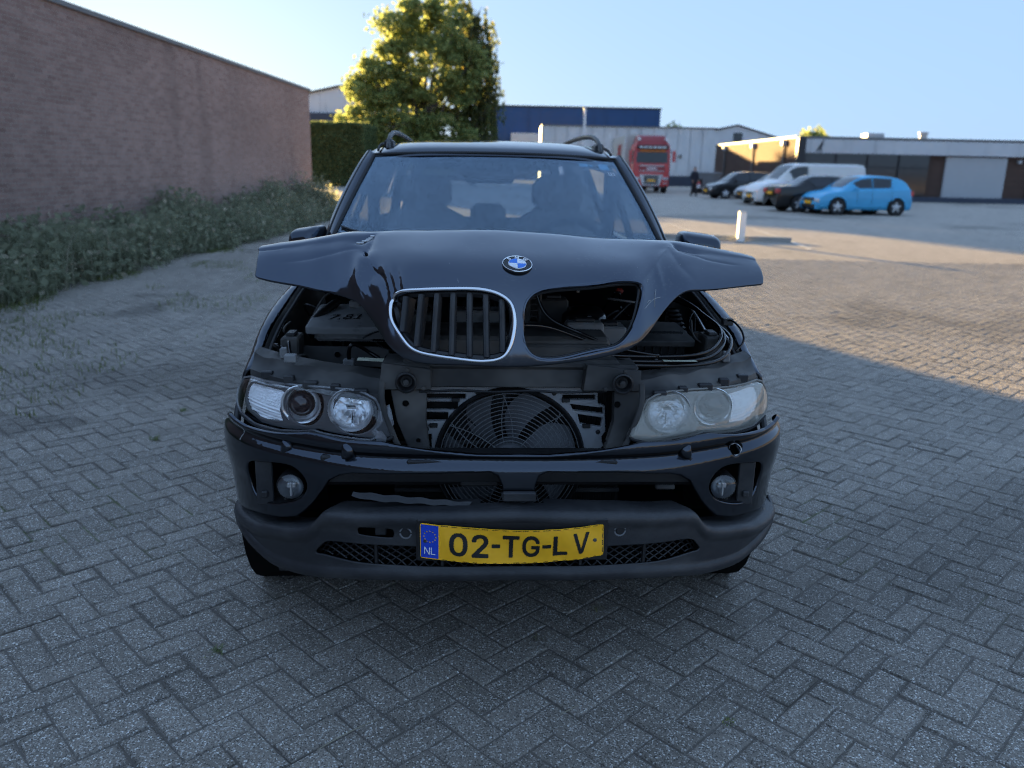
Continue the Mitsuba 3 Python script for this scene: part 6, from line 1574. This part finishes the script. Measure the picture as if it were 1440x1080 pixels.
for sg in (-1, 1):
    lp('headlamp', rbox(sg * .98 - .19, sg * .98 + .19, -.05, .05, .86, 1.05, .03), 'm_lamp_clear', False)
    lp('fog_lamp', rbox(sg * .96 - .14, sg * .96 + .14, -.05, .02, .60, .70, .02), 'm_lamp_clear', False)
    lp('side_window', rbox(sg * 1.235 - .02, sg * 1.235 + .02, .35, 1.15, 1.95, 2.65, .01), 'm_dark_glass', False)
    mk = lp('mirror', rbox(sg * 1.46 - .10, sg * 1.46 + .10, -.08, .10, 2.05, 2.78, .04), 'm_lorry_red', False)
    put(mk + '__arm', tube([(sg * 1.2, .1, 2.72), (sg * 1.46, .0, 2.74)], .03, 6), 'm_black', 35, LM)
    for y_ in (.85, 4.2):
        wk = lp('wheel', lathe([(.30, -.15), (.48, -.16), (.51, -.12), (.51, .12), (.48, .16), (.30, .15)], 32, 'x', (sg * 1.02, y_, .51)), 'm_rubber', 40)
        put(wk + '__rim', lathe([(.31, -.14), (.26, 0), (.31, .14), (.18, .16), (.12, .12), (0, .12)], 24, 'x', (sg * 1.02, y_, .51)), 'm_satin', 40, LM)
    lp('step', rbox(sg * 1.12 - .10, sg * 1.12 + .10, .10, .5, .38, .46, .02), 'm_black', False)
lp('bumper_lip', rbox(-1.18, 1.18, -.03, .10, .36, .46, .03), 'm_black', False)
lp('chassis', rbox(-.45, .45, .5, 6.0, .6, .95, .03), 'm_black', False)
label(K, 'red articulated lorry facing the camera before the corrugated hall', 'lorry')
K = 'trailer'
TM_ = T().translate([8.88, 59.75, 0]).rotate([0, 0, 1], -1.5)
put(K + '__box', rbox(-1.3, 1.3, 0, 10.0, 1.15, 3.88, .02), 'm_trailer', False, TM_)
for a_, b_ in ((-1.31, -1.2), (1.2, 1.31)): put(K + '__front_frame', rbox(a_, b_, -.03, .03, 1.15, 3.9, .01), 'm_satin', False, TM_)
put(K + '__side_marking', cat(*[rbox(-1.315, -1.295, 2.5 + .62 * k, 2.95 + .62 * k, 2.1, 3.35 - .1 * (k % 2), .005) for k in range(5)]), 'm_marking_red', False, TM_)
put(K + '__chassis', rbox(-.5, .5, .8, 9.8, .85, 1.14, .03), 'm_black', False, TM_)
for sg in (-1, 1):
    for y_ in (6.4, 7.7, 9.0):
        put(K + '__wheel', lathe([(.0, -.15), (.48, -.16), (.51, -.12), (.51, .12), (.48, .16), (.0, .15)], 28, 'x', (sg * 1.05, y_, .51)), 'm_rubber', 40, TM_)
label(K, 'white box trailer with red lettering marks coupled behind the red lorry', 'trailer')

# ------------------------------------------------------------------ person, bins
import manifold3d as m3
def limbs(bones, e=.018, it=8):
    def ball(c, r):
        return m3.Manifold.sphere(r, 14).translate([float(q) for q in c])
    parts = [m3.Manifold.batch_hull([ball(a, ra), ball(b, rb)]) for a, ra, b, rb in bones]
    m = m3.Manifold.batch_boolean(parts, m3.OpType.Add).refine_to_length(e).to_mesh()
    t = trimesh.Trimesh(m.vert_properties[:, :3], m.tri_verts, process=True)
    trimesh.smoothing.filter_taubin(t, iterations=it)
    return tm(t)
mat('m_skin', (.42, .25, .18), .55)
mat('m_hair', (.03, .022, .018), .6)
mat('m_navy', (.014, .016, .026), .8)
mat('m_trouser', (.018, .018, .022), .85)
mat('m_shoe', (.012, .011, .010), .5)
PM = T().translate([11.0, 52.1, 0]).rotate([0, 0, 1], 25)
def pp(n_, m, b_, s_=True): return put('person__' + n_, m, b_, s_, PM)
head = [((0, -.01, 1.655), .088, (0, -.018, 1.60), .078), ((0, -.030, 1.575), .055, (0, -.018, 1.60), .075), ((0, .01, 1.46), .060, (0, .0, 1.58), .058)]
head += [((0, -.105, 1.625), .012, (0, -.118, 1.60), .017), ((-.088, .0, 1.64), .016, (-.09, .005, 1.605), .013), ((.088, .0, 1.64), .016, (.09, .005, 1.605), .013), ((-.022, -.10, 1.565), .009, (.022, -.10, 1.565), .009)]
hands = []
for sg in (-1, 1):
    w0 = np.array([sg * .245, -.10, .965]); hands += [(tuple(w0), .028, (sg * .215, -.135, .915), .033)]
    for k in range(4): hands += [((sg * .215 + (k - 1.5) * .017, -.135, .905), .0095, (sg * .205 + (k - 1.5) * .016, -.145, .835 - .010 * (1 - abs(k - 1.3))), .0085)]
    hands += [((sg * .185, -.14, .93), .0105, (sg * .165, -.155, .875), .0090)]
pp('body', limbs(head, .012, 6), 'm_skin')
pp('hands', limbs(hands, .008, 3), 'm_skin')
pp('eyes', cat(*[tm(trimesh.creation.icosphere(2, .011)) for _ in ()] or [move(tm(trimesh.creation.icosphere(2, .011)), (s_ * .032, -.093, 1.648)) for s_ in (-1, 1)]), 'm_ink')
pp('hair', limbs([((0, .012, 1.685), .088, (0, .035, 1.63), .080), ((0, -.03, 1.715), .052, (0, .02, 1.70), .08)], .014, 5), 'm_hair')
pp('jacket', limbs([((-.10, .01, 1.40), .105, (.10, .01, 1.40), .105), ((-.09, .01, 1.40), .115, (-.07, .01, 1.05), .105), ((.09, .01, 1.40), .115, (.07, .01, 1.05), .105), ((-.08, .01, 1.05), .115, (.08, .01, .92), .12), ((-.08, .01, .92), .12, (.08, .01, 1.05), .115),
    ((-.17, .01, 1.42), .07, (-.285, .06, 1.15), .055), ((-.285, .06, 1.15), .055, (-.25, -.085, .985), .042), ((.17, .01, 1.42), .07, (.285, .06, 1.15), .055), ((.285, .06, 1.15), .055, (.25, -.085, .985), .042), ((0, .02, 1.47), .075, (0, .02, 1.40), .11)], .02, 8), 'm_navy')
pp('trousers', limbs([((-.08, .01, .92), .11, (.08, .01, .92), .11), ((-.09, .01, .88), .100, (-.13, -.01, .50), .070), ((-.13, -.01, .50), .070, (-.17, .02, .09), .055), ((.09, .01, .88), .100, (.14, -.01, .50), .070), ((.14, -.01, .50), .070, (.18, .02, .09), .055)], .02, 8), 'm_trouser')
pp('shoes', limbs([((-.17, .03, .05), .045, (-.185, -.13, .035), .036), ((.18, .03, .05), .045, (.20, -.13, .035), .036)], .015, 4), 'm_shoe')
label('person', 'person in dark clothes standing with feet apart between the red lorry and the parked cars', 'person')
K = 'waste_container'
mat('m_bin_grey', (.20, .23, .25), .55)
put(K + '__tub', hull([(x, y, z) for z, k in ((.30, .90), (1.25, 1.0)) for x in (14.25 - .75 * k, 14.25 + .75 * k) for y in (62.4 - .5 * k, 62.4 + .5 * k)]), 'm_bin_grey', False)
put(K + '__lid', rbox(13.46, 15.04, 61.85, 62.95, 1.26, 1.45, .05), 'm_bin_grey', False)
for k in range(5): put(K + '__rib', rbox(13.62 + .3 * k, 13.68 + .3 * k, 61.84, 61.90, .5, 1.24, .01), 'm_bin_grey', False)
for x in (13.7, 14.8): put(K + '__castor', lathe([(0, -.03), (.13, -.03), (.13, .03), (0, .03)], 18, 'x', (x, 62.0, .14)), 'm_rubber', 40)
label(K, 'grey wheeled waste container standing by the corner of the brick workshop', 'container')
K = 'drum'
put(K + '__barrel', lathe([(0, 0), (.36, 0), (.38, .05), (.37, .3), (.385, .32), (.37, .34), (.37, .6), (.385, .62), (.37, .64), (.38, .95), (.36, 1.0), (0, 1.0)], 30, 'z', (12.75, 59.5, 0)), 'm_black', 30)
put(K + '__panel', cat(rbox(12.60, 12.92, 59.08, 59.115, .36, .62, .006)), 'm_badge_white', False)
put(K + '__red_panel', rbox(12.62, 12.90, 59.08, 59.115, .63, .80, .006), 'm_lamp_red', False)
label(K, 'dark drum with a red and white sticker beside the grey waste container', 'drum')
